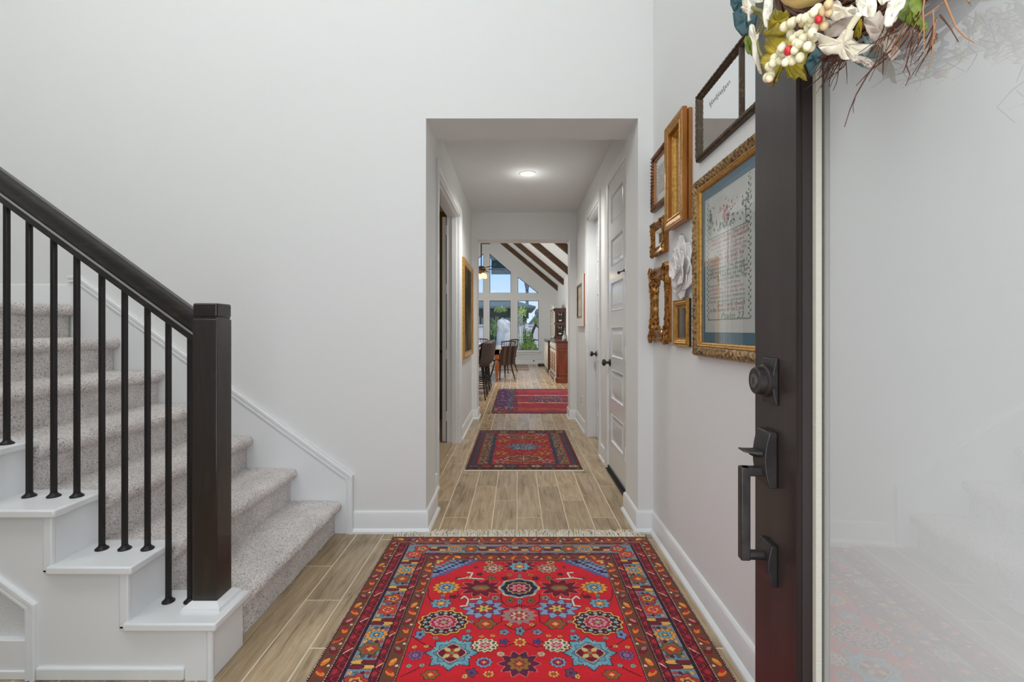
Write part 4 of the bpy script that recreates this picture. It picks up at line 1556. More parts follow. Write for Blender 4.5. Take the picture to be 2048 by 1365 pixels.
for yy_ in (py1 - .022, py0 + .028):
    for i in range(46):
        z = pz0 + .05 + i * .0112
        sprig(vb, yy_ + .006 * (1 if i % 2 else -1), z, .0085, (.7 if i % 2 else 2.4))
for i in range(36):
    y = py0 + .03 + i * (pw - .055) / 35
    sprig(vb, y, pz0 + .045, .006, .3)
    sprig(vb, y, pz1 - .165, .006, .6)
for yc in (py1 - .05, py0 + .055):
    for i in range(26):
        sprig(vb, yc + random.gauss(0, .016), pz1 - .085 + random.gauss(0, .025), .009, random.random() * 3)
    vb.box(XT, XT + .0004, yc - .002, yc + .002, pz1 - .16, pz1 - .08)
for i in range(44):
    sprig(vb, (py0 + py1) / 2 + random.gauss(0, .06), pz1 - .145 + abs(random.gauss(0, .02)), .010, random.random() * 3)
vb.obj('vine_border', tx[1], sam, smooth=False)
kb_ = MB()
yc = (py0 + py1) / 2 + .01
for i in range(30):
    sprig(kb_, yc + random.gauss(0, .04), pz1 - .065 + random.gauss(0, .014), .008, random.random() * 3)
kb_.prism([(yc - .036, pz1 - .10), (yc, pz1 - .065), (yc + .036, pz1 - .10), (yc, pz1 - .14)], fn_x, XT, XT + .0006)
kb_.obj('stitched_bouquet', tx[3], sam, smooth=False)

# --- B: deep golden shadow-box frame
B = (2.154, 2.417, 1.694, 2.216)
shb = thing('golden_shadow_box', 'tall deep golden wooden shadow box frame with a recessed pale panel', 'picture frame', (XW, 2.28, 1.694))
wallframe('frame_body', B[0], B[1], B[2] + .006, B[3] - .003, [(.006, 0), (.002, .004), (.002, .018), (.010, .022), (.010, .026), (.03, .026), (.03, 0)], M['goldwood'], shb, step=2)
wallframe('frame', *B, [(.004, .024), (0, .028), (0, .046), (.004, .049), (.012, .050), (.034, .047), (.040, .044), (.044, .049), (.050, .048), (.052, .020), (.052, .008)], M['goldwood'], shb, step=2)
wallframe('frame_face', *B, [(.001, .048), (.003, .0502), (.033, .0482), (.040, .0448), (.044, .0500), (.050, .0485), (.051, .046)], M['gold'], shb, step=.01, disp=lambda s_, i, c: random.uniform(-.0004, .0004))
wallframe('inner_rim', B[0] + .052, B[1] - .052, B[2] + .052, B[3] - .052, [(0, .010), (0, .026), (.005, .030), (.009, .026), (.014, .022), (.020, .010), (.020, .004)], M['gold'], shb, step=2)
board('panel', B[0] + .06, B[1] - .06, B[2] + .06, B[3] - .06, .002, .006, mat('grey_panel', (178, 168, 162), .6), shb)
board('picture_glass', B[0] + .06, B[1] - .06, B[2] + .06, B[3] - .06, .012, .0125, M['glass'], shb)

# --- C: dark rope-carved frame
Cc = (2.46, 2.752, 1.872, 2.192)
rp_ = thing('rope_carved_frame', 'dark brown frame with rope carved edge and glazed print partly behind the golden shadow box', 'picture', (XW, 2.6, 1.872))
wallframe('frame', *Cc, [(0, 0), (0, .012), (.004, .021), (.012, .026), (.020, .025), (.026, .019), (.028, .014), (.032, .013)], M['darkbrown'], rp_, step=.003, disp=lambda s_, i, c: .005 * math.sin(2 * PI * (s_ / .0215 + i * 28)) if .002 < i < .027 else 0)
wallframe('gold_liner', Cc[0] + .032, Cc[1] - .032, Cc[2] + .032, Cc[3] - .032, [(0, .004), (0, .015), (.005, .015), (.010, .008), (.010, .004)], M['goldwood'], rp_, step=2)
board('mat_board', Cc[0] + .036, Cc[1] - .036, Cc[2] + .036, Cc[3] - .036, .002, .005, M['matwhite'], rp_)
board('print', Cc[0] + .06, Cc[1] - .085, Cc[2] + .08, Cc[3] - .08, .004, .0056, mat('print_sepia', (150, 130, 112), .8, var=(30, (196, 184, 170), .4, .65)), rp_)
board('picture_glass', Cc[0] + .04, Cc[1] - .04, Cc[2] + .04, Cc[3] - .04, .008, .0085, M['glass'], rp_)

# --- D: small antique gilt frame
Dd = (2.487, 2.716, 1.606, 1.794)
an = thing('antique_gilt_frame', 'small square antique gilt frame with carved corners and tiny picture below the rope frame', 'picture', (XW, 2.6, 1.606))
leaf_d = leafy(150, .004)


def corner_d(s_, i, c):
    return (leaf_d(s_, i, c) + .004) if c < .06 and i > .001 else leaf_d(s_, i, c) * .15


wallframe('frame_body', Dd[0] + .012, Dd[1] - .012, Dd[2] + .004, Dd[3] - .004, [(0, 0), (0, .016), (.03, .016), (.03, 0)], M['goldwood'], an, step=2)
wallframe('frame', *Dd, [(.004, .014), (0, .022), (0, .034), (.006, .037), (.012, .036), (.020, .033), (.030, .028), (.042, .020), (.048, .018)], M['antique'], an, step=.005, disp=corner_d, scal=lambda s_, i, c, k: (.004 * math.cos(c / .06 * 2 * PI) if c < .07 and i < .01 else (-.003 if i < .01 else 0)))
wallframe('cream_liner', Dd[0] + .048, Dd[1] - .048, Dd[2] + .048, Dd[3] - .048, [(0, .006), (0, .022), (.004, .022), (.018, .012), (.018, .004)], M['matwhite'], an, step=2)
board('tiny_picture', Dd[0] + .06, Dd[1] - .06, Dd[2] + .06, Dd[3] - .06, .002, .006, mat('tiny_landscape', (60, 66, 58), .5, var=(20, (150, 150, 130), .4, .7)), an)

# --- E: baroque gilt mirror
Ee = (2.445, 2.768, 1.130, 1.535)
ba = thing('baroque_gilt_mirror', 'ornate carved gilt mirror with scrolled corners, lowest on the wall by the hall opening', 'mirror', (XW, 2.6, 1.12))
leaf_e = leafy(95, .008)
leaf_e2 = leafy(170, .004)


def disp_e(s_, i, c):
    if i < .002:
        return 0
    k = max(0, 1 - c / .13)
    return (leaf_e(s_, i, c) * (.9 * k + .1) + leaf_e2(s_, i, c) * k + .006 * k) if i < .058 else leaf_e(s_, i, c) * .5 * k


wallframe('frame_body', Ee[0] + .004, Ee[1] - .004, Ee[2], Ee[3] - .006, [(0, 0), (0, .016), (.006, .018), (.05, .018), (.05, 0)], M['goldwood'], ba, step=2)
wallframe('frame', *Ee, [(.002, .012), (0, .020), (.008, .026), (.014, .027), (.020, .024), (.028, .020), (.036, .023), (.044, .026), (.052, .024), (.058, .020), (.064, .014), (.066, .006)], M['antique'], ba, step=.004, disp=disp_e,
          scal=lambda s_, i, c, k: ((.011 * math.sin(c * 75 + 1.2) * max(0, 1 - c / .16) + (.004 if c < .16 else -.005)) if i < .03 else (-.003 * math.sin(c * 90) if i > .05 else 0)))
# scroll leaves at the corners
for cy_, cz_, sy, sz in ((Ee[1], Ee[3], 1, 1), (Ee[0], Ee[3], -1, 1), (Ee[1], Ee[2], 1, -1), (Ee[0], Ee[2], -1, -1)):
    sc_ = MB()
    for k in range(3):
        pts, rr = [], []
        for j in range(14):
            t_ = j / 13
            an_ = t_ * 5.0 + k * .7
            r0 = .030 * (1 - t_ * .75)
            ox, oz = [(-.032, -.012), (-.012, -.034), (-.018, -.07)][k]
            pts.append((XW - .030 - .004 * math.sin(t_ * 3), cy_ + sy * (ox + r0 * math.cos(an_)), cz_ + sz * (oz + r0 * math.sin(an_))))
            rr.append(.0065 * (1 - .6 * t_))
        sc_.tube(pts, rr, 6)
    for k in range(5):
        t_ = k / 4
        sc_.ball((XW - .028, cy_ - sy * (.03 + .07 * t_), cz_ - sz * .012), .006, .011, .008, 8, 5)
        sc_.ball((XW - .028, cy_ - sy * .012, cz_ - sz * (.03 + .085 * t_)), .006, .008, .012, 8, 5)
    sc_.obj('corner_scroll', M['antique'], ba)
board('mirror_glass', Ee[0] + .055, Ee[1] - .055, Ee[2] + .055, Ee[3] - .055, .003, .006, M['mirror'], ba)

# --- F: small frame with black edge
Ff = (2.172, 2.379, 1.113, 1.341)
sf = thing('small_bronze_frame', 'small wood and bronze frame with black sides and dark glass under the white flower', 'picture', (XW, 2.28, 1.113))
wallframe('frame_body', Ff[0] + .001, Ff[1] - .001, Ff[2] + .001, Ff[3] - .001, [(0, 0), (0, .012), (.03, .012), (.03, 0)], M['black'], sf, step=2)
wallframe('frame', *Ff, [(0, .011), (0, .017), (.003, .020), (.008, .017), (.011, .015), (.014, .019), (.018, .021), (.022, .017), (.026, .018), (.034, .008), (.040, .007), (.044, .005)], M['gold'], sf, step=2)
board('dark_glass', Ff[0] + .04, Ff[1] - .04, Ff[2] + .04, Ff[3] - .04, .002, .006, mat('smoked_glass', (34, 30, 28), .06, spec=1.0), sf)

# --- white flower
fl = thing('white_flower_sculpture', 'white sculpted clay flower hanging on the wall among the gilt frames', 'wall decor', (XW, 2.24, 1.5))


def petal(mb, c, ax, ln, wd, lift0, lift1, curl, nseg=9, mseg=7, wob=.0, tip=.25):
    """petal in the wall plane: from c outward along angle ax; lift = height off the wall"""
    ca, sa = math.cos(ax), math.sin(ax)
    base = len(mb.v)
    for i in range(nseg + 1):
        t_ = i / nseg
        w_ = wd * math.sin(PI * min(1, (t_ * .86 + .10))) ** .7 * (1 - tip * t_)
        for j in range(mseg + 1):
            u_ = j / mseg * 2 - 1
            rl = ln * t_ * (1 + wob * math.cos(u_ * 9))
            h = lift0 + (lift1 - lift0) * t_ + curl * (u_ * u_) * math.sin(PI * t_)
            y = c[0] + ca * rl - sa * w_ * u_
            z = c[1] + sa * rl + ca * w_ * u_
            mb.v.append((XW - max(.003, h), y, z))
    for i in range(nseg):
        for j in range(mseg):
            k = base + i * (mseg + 1) + j
            mb.f.append((k, k + 1, k + mseg + 2, k + mseg + 1))


fc = (2.245, 1.487)
random.seed(5)
for k in range(6):
    pm = MB()
    petal(pm, fc, k * PI / 3 + .45, .156 if k % 2 else .146, .080, .012, .022, .013, wob=.035, tip=.0)
    o = pm.obj('petal', M['whiteclay'], fl, recalc=False)
    o.modifiers.new('solid', 'SOLIDIFY').thickness = .004
for k in range(5):
    pm = MB()
    petal(pm, fc, k * 2 * PI / 5 + .1, .100, .056, .026, .044, .012, wob=.04, tip=.0)
    o = pm.obj('petal', M['whiteclay'], fl, recalc=False)
    o.modifiers.new('solid', 'SOLIDIFY').thickness = .004
for k in range(5):
    pm = MB()
    petal(pm, fc, k * 2 * PI / 5 + .7, .056, .036, .036, .066, .010)
    o = pm.obj('petal', M['whiteclay'], fl, recalc=False)
    o.modifiers.new('solid', 'SOLIDIFY').thickness = .003
MB().ball((XW - .040, fc[0], fc[1]), .016, .017, .017).obj('flower_centre', M['whiteclay'], fl)

# --- G: window-pane mirror
Gg = (1.275, 2.067, 1.924, 2.214)
wm = thing('window_pane_mirror', 'dark bronze two pane mirror hanging highest on the wall partly behind the front door', 'mirror', (XW, 1.67, 1.92))
leaf_g = leafy(230, .0014)
wallframe('frame', *Gg, [(0, 0), (0, .018), (.003, .022), (.007, .025), (.012, .024), (.015, .018), (.018, .020), (.022, .018), (.026, .012), (.028, .006)], M['pewter'], wm, step=.006, disp=leaf_g)
ml = MB()
ml.box(XW - .014, XW - .006, 1.668 - .011, 1.668 + .011, Gg[2] + .02, Gg[3] - .02).box(XW - .018, XW - .006, 1.668 - .006, 1.668 + .006, Gg[2] + .02, Gg[3] - .02)
ml.obj('mullion', M['pewter'], wm, bevel=.003)
for ya, yb in ((Gg[0] + .02, 1.668), (1.668, Gg[1] - .02)):
    board('mirror_pane', ya, yb, Gg[2] + .02, Gg[3] - .02, .004, .008, M['mirror'], wm)
sw = MB()
y_ = 1.95
z_ = Gg[3] - .095
for k in range(9):
    pts = [(XW - .0085, y_ - k * .021 - .012 * t_ / 6 * 1.7, z_ + .011 * math.sin(t_ * 1.15 + k * 1.9) * (1.3 if k % 3 == 0 else .7)) for t_ in range(8)]
    sw.tube(pts, .0007, 4)
sw.obj('etched_script', mat('etched_grey', (150, 152, 152), .6), wm)

# ------------------------------------------------------------------ hall pictures
pa = thing('landscape_painting', 'gold framed dark landscape painting on the left hall wall', 'painting', (HL, 5.6, .9))
Q = (5.13, 6.14, .868, 1.985)
wallframe('frame', *Q, [(0, 0), (0, .022), (.006, .034), (.016, .038), (.030, .034), (.040, .026), (.052, .022), (.060, .024), (.066, .018), (.070, .010)], M['gold'], pa, X=HL, side=1, step=.3)
m_p = mat('landscape_oil', (34, 34, 22), .75, spec=.12, var=(3.5, (128, 112, 84), .42, .72), stretch=(1, 1, .6), detail=8)
board('canvas', Q[0] + .06, Q[1] - .06, Q[2] + .06, Q[3] - .06, .006, .014, m_p, pa, X=HL, side=1)
wp = thing('white_framed_picture', 'white wooden frame with narrow sepia picture on the right hall wall', 'picture', (HR, 5.8, 1.2))
Q = (5.43, 6.06, 1.232, 1.842)
wallframe('frame_back', Q[0] + .002, Q[1] - .002, Q[2] + .002, Q[3] - .002, [(0, 0), (0, .026), (.02, .026), (.02, 0)], M['honey'], wp, X=HR, step=2, smooth=False)
wallframe('frame', *Q, [(0, .024), (0, .034), (.10, .034), (.10, .02), (.104, .012)], M['matwhite'], wp, X=HR, step=2, smooth=False)
wallframe('inner_frame', Q[0] + .10, Q[1] - .10, Q[2] + .10, Q[3] - .10, [(0, .004), (0, .037), (.02, .037), (.02, .006)], M['pewter'], wp, X=HR, step=2, smooth=False)
board('print', Q[0] + .11, Q[1] - .11, Q[2] + .11, Q[3] - .11, .004, .022, mat('sepia_print', (206, 192, 168), .6, var=(9, (130, 106, 80), .5, .75)), wp, X=HR)
ot = thing('wall_outlet', 'white outlet plate low on the right hall wall beside the far door', 'outlet', (HR, 5.72, .33))
board('cover_plate', 5.685, 5.755, .275, .39, 0, .006, M['plastic'], ot, X=HR)
for z in (.305, .348):
    board('socket', 5.705, 5.735, z, z + .025, .004, .008, mat('outlet_grey', (150, 150, 150), .5), ot, X=HR)
ot2 = thing('window_wall_outlet', 'small dark outlet in the baseboard wall under the right tall window', 'outlet', (.55, YG, .1))
MB().box(.535, .575, YG - .022, YG - .014, .095, .135).obj('cover_plate', M['black'], ot2)

# hall downlight
dl = thing('hall_downlight', 'lit round recessed downlight in the hall ceiling', 'ceiling light', (.1, 4.69, HC))
dm = MB()
for a_, b_ in (((.068, 0), (.088, -.004)),):
    dm.lathe([(.064, -.002), (.068, -.006), (.084, -.005), (.088, 0)], (.1, 4.69, HC), 'z', 28)
dm.f = dm.f[:-2]
dm.obj('trim_ring', M['plastic'], dl)
MB().lathe([(.066, -.001), (.066, -.004)], (.1, 4.69, HC), 'z', 28).obj('lens', M['lamp'], dl)

# ================================================================== FRONT DOOR
SX, SY = -.0555, -.9985
DO = Vector((.447, .89, 0))
DM = Matrix(((SX, -SY, 0, DO.x), (SY, SX, 0, DO.y), (0, 0, 1, 0), (0, 0, 0, 1)))   # local x towards the hinge, local y into the door, z up


def D(x, y, z):
    return DM @ Vector((x, y, z))


d1 = struct(empty('door_1', DO))


def dbox(mb, *a):
    return mb.obox(DM, *a)


DW, DZ0, DZ1 = .914, .012, 2.42
ST, GL = .164, .188
GZ0, GZ1 = .24, 2.25
dm = MB()
dbox(dm, 0, ST, 0, .045, DZ0, DZ1)
dbox(dm, DW - ST, DW, 0, .045, DZ0, DZ1)
dbox(dm, ST, DW - ST, 0, .045, DZ0, GZ0 - .024)
dbox(dm, ST, DW - ST, 0, .045, GZ1 + .024, DZ1)
dm.obj('door_frame', M['frontdoor'], d1, bevel=.002)
# glazing moulding, swept round the opening
prof = [(0, .0), (0, -.008), (.003, -.011), (.007, -.008), (.010, -.002), (.012, -.003), (.014, -.008), (.017, -.009), (.020, -.002), (.023, .002), (.024, .010), (.024, .02)]
mg = MB()
rings = []
for a_, h_ in prof:
    rings.append([D(ST + a_, h_, GZ0 - .024 + a_), D(DW - ST - a_, h_, GZ0 - .024 + a_), D(DW - ST - a_, h_, GZ1 + .024 - a_), D(ST + a_, h_, GZ1 + .024 - a_)])
mg.add([q for r in rings for q in r], [(i * 4 + k, i * 4 + (k + 1) % 4, i * 4 + 4 + (k + 1) % 4, i * 4 + 4 + k) for i in range(len(prof) - 1) for k in range(4)])
mg.obj('glazing_moulding', M['moulding'], d1, angle=25)
dbox(MB(), GL, GL + .0085, .002, .0105, GZ0, GZ1).obj('glazing_tape', M['cream_tape'], d1)
dbox(MB(), DW - GL - .0085, DW - GL, .002, .0105, GZ0, GZ1).obj('glazing_tape', M['cream_tape'], d1)
gm = MB()
gm.add([D(GL, .011, GZ0), D(DW - GL, .011, GZ0), D(DW - GL, .011, GZ1), D(GL, .011, GZ1)], [(0, 1, 2, 3)])
gm.obj('door_pane', M['doorglass'], d1, smooth=False, recalc=False)
dbox(MB(), GL - .01, DW - GL + .01, .019, .022, GZ0 - .01, GZ1 + .01).obj('privacy_fabric', M['fabric'], d1, smooth=False)
# deadbolt
zc, sc_ = 1.106, .064


def bowed(mb, x0, x1, z0, z1, t, bow):
    n = 8
    v = []
    for i in range(n + 1):
        z = z0 + (z1 - z0) * i / n
        h = t + bow * math.sin(PI * i / n)
        v += [D(x0, 0, z), D(x0, -h, z), D(x1, -h, z), D(x1, 0, z)]
    f = [(i * 4 + k, i * 4 + (k + 1) % 4, i * 4 + 4 + (k + 1) % 4, i * 4 + 4 + k) for i in range(n) for k in range(4)]
    f += [(0, 1, 2, 3), (n * 4, n * 4 + 1, n * 4 + 2, n * 4 + 3)]
    return mb.add(v, f)


def dlathe(mb, prof, c, n=20):
    """lathe about the door's normal; prof (radius, distance out of the door)"""
    base = len(mb.v)
    for r, h in prof:
        for k in range(n):
            t_ = 2 * PI * k / n
            mb.v.append(tuple(D(c[0] + r * math.cos(t_), -h, c[1] + r * math.sin(t_))))
    m_ = len(prof)
    for i in range(m_ - 1):
        for k in range(n):
            mb.f.append((base + i * n + k, base + i * n + (k + 1) % n, base + i * n + n + (k + 1) % n, base + i * n + n + k))
    mb.f.append(tuple(base + k for k in range(n)))
    mb.f.append(tuple(base + (m_ - 1) * n + k for k in range(n)))
    return mb


db = bowed(MB(), .040, .090, zc - .040, zc + .040, .004, .006).obj('deadbolt', M['bronze'], d1, bevel=.0015)
dlathe(MB(), [(.0285, .006), (.0285, .014), (.027, .016), (.0245, .017), (.0238, .027), (.022, .029), (.020, .029)], (sc_, zc), 24).obj('deadbolt_cylinder', M['bronze'], db)
dlathe(MB(), [(.0125, .0285), (.0125, .0305), (.010, .0307)], (sc_, zc), 18).obj('key_plug', mat('worn_steel', (110, 106, 102), .35, .8), db)
MB().obox(DM, sc_ - .0012, sc_ + .0012, -.0315, -.030, zc - .007, zc + .006).obj('keyhole', M['black'], db)
# handle set
hs_ = bowed(MB(), .040, .0875, .924, 1.020, .014, .008).obj('handle_plate', M['bronze'], d1, bevel=.002)
th = MB()
pts = [(0, .982, .0175, .004), (-.018, .982, .0165, .0035), (-.03, .982, .014, .003), (-.044, .9835, .0125, .002), (-.052, .985, .0115, .0015)]
v = []
for y_, z_, w_, t_ in pts:
    v += [D(sc_ - w_, y_, z_ - t_), D(sc_ + w_, y_, z_ - t_), D(sc_ + w_, y_, z_ + t_), D(sc_ - w_, y_, z_ + t_)]
th.add(v, [(i * 4 + k, i * 4 + (k + 1) % 4, i * 4 + 4 + (k + 1) % 4, i * 4 + 4 + k) for i in range(4) for k in range(4)] + [(0, 1, 2, 3), (16, 17, 18, 19)])
th.obj('thumb_latch', M['bronze'], hs_, bevel=.001)
MB().tube([D(sc_, -.02, .975), D(sc_, -.027, .977), D(sc_, -.034, .981)], [.004, .005, .006], 8).obj('latch_neck', M['bronze'], hs_)
gb = MB()
gb.obox(DM, sc_ - .0085, sc_ + .0085, -.054, -.038, .793, .9555)
gb.obox(DM, sc_ - .0085, sc_ + .0085, -.052, -.010, .940, .9555)
gb.obj('grip_bar', M['bronze'], hs_, bevel=.002)
MB().tube([D(sc_, -.046, .801), D(sc_, -.01, .801)], .0085, 16).obj('grip_foot', M['bronze'], hs_)
bowed(MB(), .042, .0875, .756, .826, .010, .006).obj('lower_plate', M['bronze'], d1, bevel=.0015)
for z in (.25, 1.2, 2.2):
    MB().lathe([(.008, -.05), (.008, .05)], D(DW + .004, .0, z), 'z', 10).obj('door_hinge', M['bronze'], d1)

# ================================================================== WREATH on the door
wre = thing('door_wreath', 'grapevine wreath of white flowers, cream berries and twigs on the dark front door', 'wreath', (.40, .50, 1.78))
C1 = {'leaf': mat('olive_autumn_leaf', (176, 150, 24), .5, var=(26, (112, 104, 20), .42, .62)), 'teal': mat('teal_eucalyptus_leaf', (50, 82, 86), .6, var=(30, (76, 104, 106), .45, .7)),
      'green': mat('green_leaf', (110, 124, 34), .5, var=(22, (70, 92, 40), .4, .7)), 'white': mat('ivory_petal', (232, 226, 208), .7, var=(24, (214, 202, 178), .42, .7)),
      'pale': mat('dusty_petal', (196, 182, 168), .75, var=(28, (158, 140, 128), .42, .7)), 'berry': mat('cream_berry', (240, 232, 196), .35, var=(24, (224, 212, 170), .45, .75)), 'red': mat('red_berry', (196, 34, 40), .3),
      'tan': mat('tan_berry', (214, 184, 138), .45), 'twig': mat('brown_twig', (96, 60, 42), .8, var=(40, (66, 40, 28), .4, .7)), 'lighttwig': mat('tan_twig', (160, 112, 76), .75), 'gourd': mat('cream_gourd', (232, 204, 140), .45, var=(10, (222, 190, 120), .4, .7)),
      'olive': mat('olive_stem', (128, 124, 66), .6), 'bract': mat('grey_green_leaf', (104, 122, 120), .65, var=(26, (132, 146, 142), .42, .7))}


def ray_plane(x, y, p0, n):
    d = Vector(((x - CX) / F, 1, (CY - y) / F))
    o = Vector((0, 0, H))
    t_ = (p0 - o).dot(n) / d.dot(n)
    return o + d * t_


def leaf(name, m, pts, off, tilt=.7, fold=.0, wav=.0022, thick=.0012, seed=0, parent=None):
    """a leaf or petal: measured outline laid on a plane of its own, `off` in front of the door, turned by `tilt` between the door plane and facing out;
    centre vein raised and rim waved so it has relief"""
    r_ = random.Random(seed)
    cx_ = sum(p[0] for p in pts) / len(pts)
    cy_ = sum(p[1] for p in pts) / len(pts)
    p0 = PX(cx_, cy_, .43 - off)
    n = (Vector((-1, 0, 0)) * (1 - tilt) + Vector((0, -1, 0)) * tilt + Vector((0, 0, r_.uniform(-.25, .25)))).normalized()
    rim = [ray_plane(x, y, p0, n) for x, y in pts]
    # densify the rim
    R = []
    for i in range(len(rim)):
        a_, b_ = rim[i], rim[(i + 1) % len(rim)]
        R += [a_, a_.lerp(b_, .5)]
    k = len(R)
    cen = sum(R, Vector()) / k
    mb = MB()
    lv = [1, .8, .55, .28]
    sz = max((q - cen).length for q in R)
    for li, f_ in enumerate(lv):
        for i, q in enumerate(R):
            p_ = cen.lerp(q, f_)
            h = fold * sz * (1 - f_) + wav * f_ * math.sin(i * 1.9 + seed) + wav * .8 * math.sin(i * 6.283 / k * 5 + li)
            mb.v.append(tuple(p_ + n * h))
    mb.v.append(tuple(cen + n * fold * sz * 1.05))
    for li in range(3):
        for i in range(k):
            mb.f.append((li * k + i, li * k + (i + 1) % k, (li + 1) * k + (i + 1) % k, (li + 1) * k + i))
    for i in range(k):
        mb.f.append((3 * k + i, 3 * k + (i + 1) % k, 4 * k))
    o = mb.obj(name, m, parent or wre, recalc=False, angle=60)
    md = o.modifiers.new('solid', 'SOLIDIFY')
    md.thickness = thick
    return o


def za(pts):
    return [(1440 + x * .1318, y * .1318) for x, y in pts]


def zb_(pts):
    return [(1600 + x * .1905, y * .1905) for x, y in pts]


def zc_(pts):
    return [(1780 + x * .2199, y * .2199) for x, y in pts]


leaf('maple_leaf', C1['leaf'], za([(760, 560), (650, 530), (660, 470), (730, 390), (740, 260), (790, 190), (830, 110), (880, 170), (920, 160), (960, 190), (1010, 155), (1060, 230), (1040, 290), (1060, 420), (1090, 480), (1000, 520), (900, 545)]), .055, .6, .12, seed=1)
leaf('maple_leaf', C1['leaf'], za([(700, 590), (760, 540), (900, 530), (1050, 560), (1250, 640), (1390, 670), (1345, 760), (1395, 790), (1340, 850), (1310, 960), (1270, 1000), (1300, 1100), (1320, 1220), (1200, 1190), (1130, 1230), (1080, 1190), (1020, 1180), (990, 1010), (930, 960), (940, 1050), (900, 1200), (860, 1270), (820, 1250), (760, 1330), (740, 1260), (690, 1210), (650, 1000), (600, 980), (640, 880), (690, 780), (660, 700)]), .05, .55, .10, seed=2)
leaf('eucalyptus_leaf', C1['teal'], za([(160, -60), (260, -140), (400, -60), (430, 60), (380, 150), (280, 190), (200, 170), (160, 80)]), .045, .7, .1, seed=3)
leaf('eucalyptus_leaf', C1['teal'], za([(195, 190), (270, 165), (340, 170), (420, 240), (470, 300), (520, 190), (570, 240), (540, 380), (450, 420), (420, 520), (330, 540), (240, 460), (215, 380)]), .04, .7, .1, seed=4)
leaf('eucalyptus_leaf', C1['green'], za([(365, 600), (400, 540), (440, 540), (475, 640), (490, 780), (485, 855), (430, 820), (385, 740)]), .035, .7, .12, seed=5)
leaf('petal', C1['white'], za([(690, -60), (800, -80), (800, 20), (790, 180), (730, 330), (712, 460), (690, 420), (645, 230), (665, 110)]), .085, .75, .12, seed=6)
leaf('petal', C1['white'], za([(450, 400), (480, 365), (515, 385), (545, 480), (660, 340), (668, 355), (585, 480), (545, 600), (545, 700), (570, 870), (600, 960), (615, 1060), (640, 1135), (575, 1060), (500, 900), (480, 660), (445, 500)]), .07, .75, .06, seed=7)
leaf('petal', C1['white'], za([(340, -60), (420, -40), (440, 0), (525, 130), (500, 190), (440, 250), (470, 300), (430, 335), (420, 240), (380, 170), (310, 130), (345, 80)]), .08, .7, .14, seed=8)
leaf('petal', C1['white'], za([(520, -90), (640, -60), (660, 20), (560, 60), (500, 20)]), .06, .6, .14, seed=9)
MB().tube([PX(*q, .36) for q in za([(500, 190), (600, 215), (660, 300), (600, 430), (560, 560), (590, 760), (640, 860)])], .0022, 6).obj('stem', C1['olive'], wre)
MB().tube([PX(*q, .355) for q in za([(480, 110), (560, 150), (640, 170), (700, 250)])], .0025, 6).obj('stem', C1['olive'], wre)
leaf('eucalyptus_leaf', C1['teal'], zb_([(165, 500), (270, 545), (290, 580), (200, 680), (115, 810), (60, 690), (70, 640), (110, 570)]), .03, .5, .1, seed=10)
leaf('poinsettia_petal', C1['white'], zb_([(145, 335), (210, 370), (245, 410), (370, 412), (460, 330), (500, 300), (560, 350), (540, 420), (600, 470), (700, 495), (790, 470), (720, 530), (640, 560), (590, 590), (585, 660), (540, 650), (480, 640), (400, 560), (300, 560), (215, 545), (185, 485), (225, 475), (195, 410)]), .085, .6, .16, seed=11, wav=.003)
leaf('poinsettia_petal', C1['pale'], zb_([(160, 250), (300, 215), (400, 215), (500, 170), (620, 150), (560, 260), (500, 310), (370, 410), (280, 400), (250, 330), (150, 325)]), .075, .55, .14, seed=12, wav=.003)
leaf('poinsettia_petal', C1['white'], zb_([(310, 180), (320, 120), (340, 60), (370, 10), (410, 30), (460, 80), (500, 110), (540, 60), (600, 80), (620, 140), (560, 170), (480, 180), (440, 215), (350, 215)]), .08, .6, .16, seed=13, wav=.003)
leaf('poinsettia_petal', C1['white'], zb_([(585, 0), (600, -110), (760, -120), (800, 0), (800, 130), (770, 185), (720, 195), (640, 160), (600, 90)]), .09, .6, .14, seed=14)
leaf('poinsettia_petal', C1['pale'], zb_([(680, 200), (800, 160), (840, 115), (890, 190), (900, 330), (950, 360), (1000, 400), (1000, 480), (1060, 560), (960, 620), (880, 560), (850, 520), (800, 450), (740, 420), (700, 330), (665, 250)]), .055, .55, .1, seed=15)
leaf('poinsettia_petal', C1['white'], zb_([(930, 30), (1050, -60), (1140, -60), (1110, 20), (1050, 120), (960, 260), (890, 300), (880, 200), (900, 120)]), .075, .55, .1, seed=16)
leaf('poinsettia_petal', C1['white'], zb_([(810, -60), (960, -70), (940, 10), (880, 50), (820, 20)]), .08, .5, .12, seed=17)
leaf('poinsettia_petal', C1['pale'], zb_([(590, 585), (700, 600), (780, 660), (770, 700), (740, 720), (680, 690), (600, 655), (570, 610)]), .07, .55, .1, seed=18)
leaf('poinsettia_petal', C1['pale'], zb_([(500, 380), (560, 430), (640, 470), (780, 480), (720, 540), (600, 540), (520, 480)]), .07, .4, .1, seed=19)
leaf('maple_leaf', C1['leaf'], zb_([(565, 380), (600, 260), (640, 200), (650, 280), (640, 380), (590, 405)]), .05, .6, .1, seed=20)
leaf('eucalyptus_leaf', C1['bract'], zb_([(560, 640), (640, 590), (700, 540), (830, 500), (820, 600), (760, 670), (720, 730), (640, 700)]), .03, .4, .06, seed=21)
leaf('eucalyptus_leaf', C1['bract'], zb_([(650, 380), (740, 400), (820, 470), (780, 520), (700, 490)]), .03, .4, .06, seed=22)
leaf('green_leaf', C1['green'], zc_([(75, 130), (140, 30), (200, -70), (260, -60), (290, 60), (295, 200), (290, 320), (230, 250), (150, 210), (60, 175)]), .045, .45, .12, seed=23)
leaf('petal', C1['white'], zc_([(-10, -40), (140, -60), (145, 0), (60, 165), (0, 230), (-30, 180)]), .07, .5, .1, seed=24)
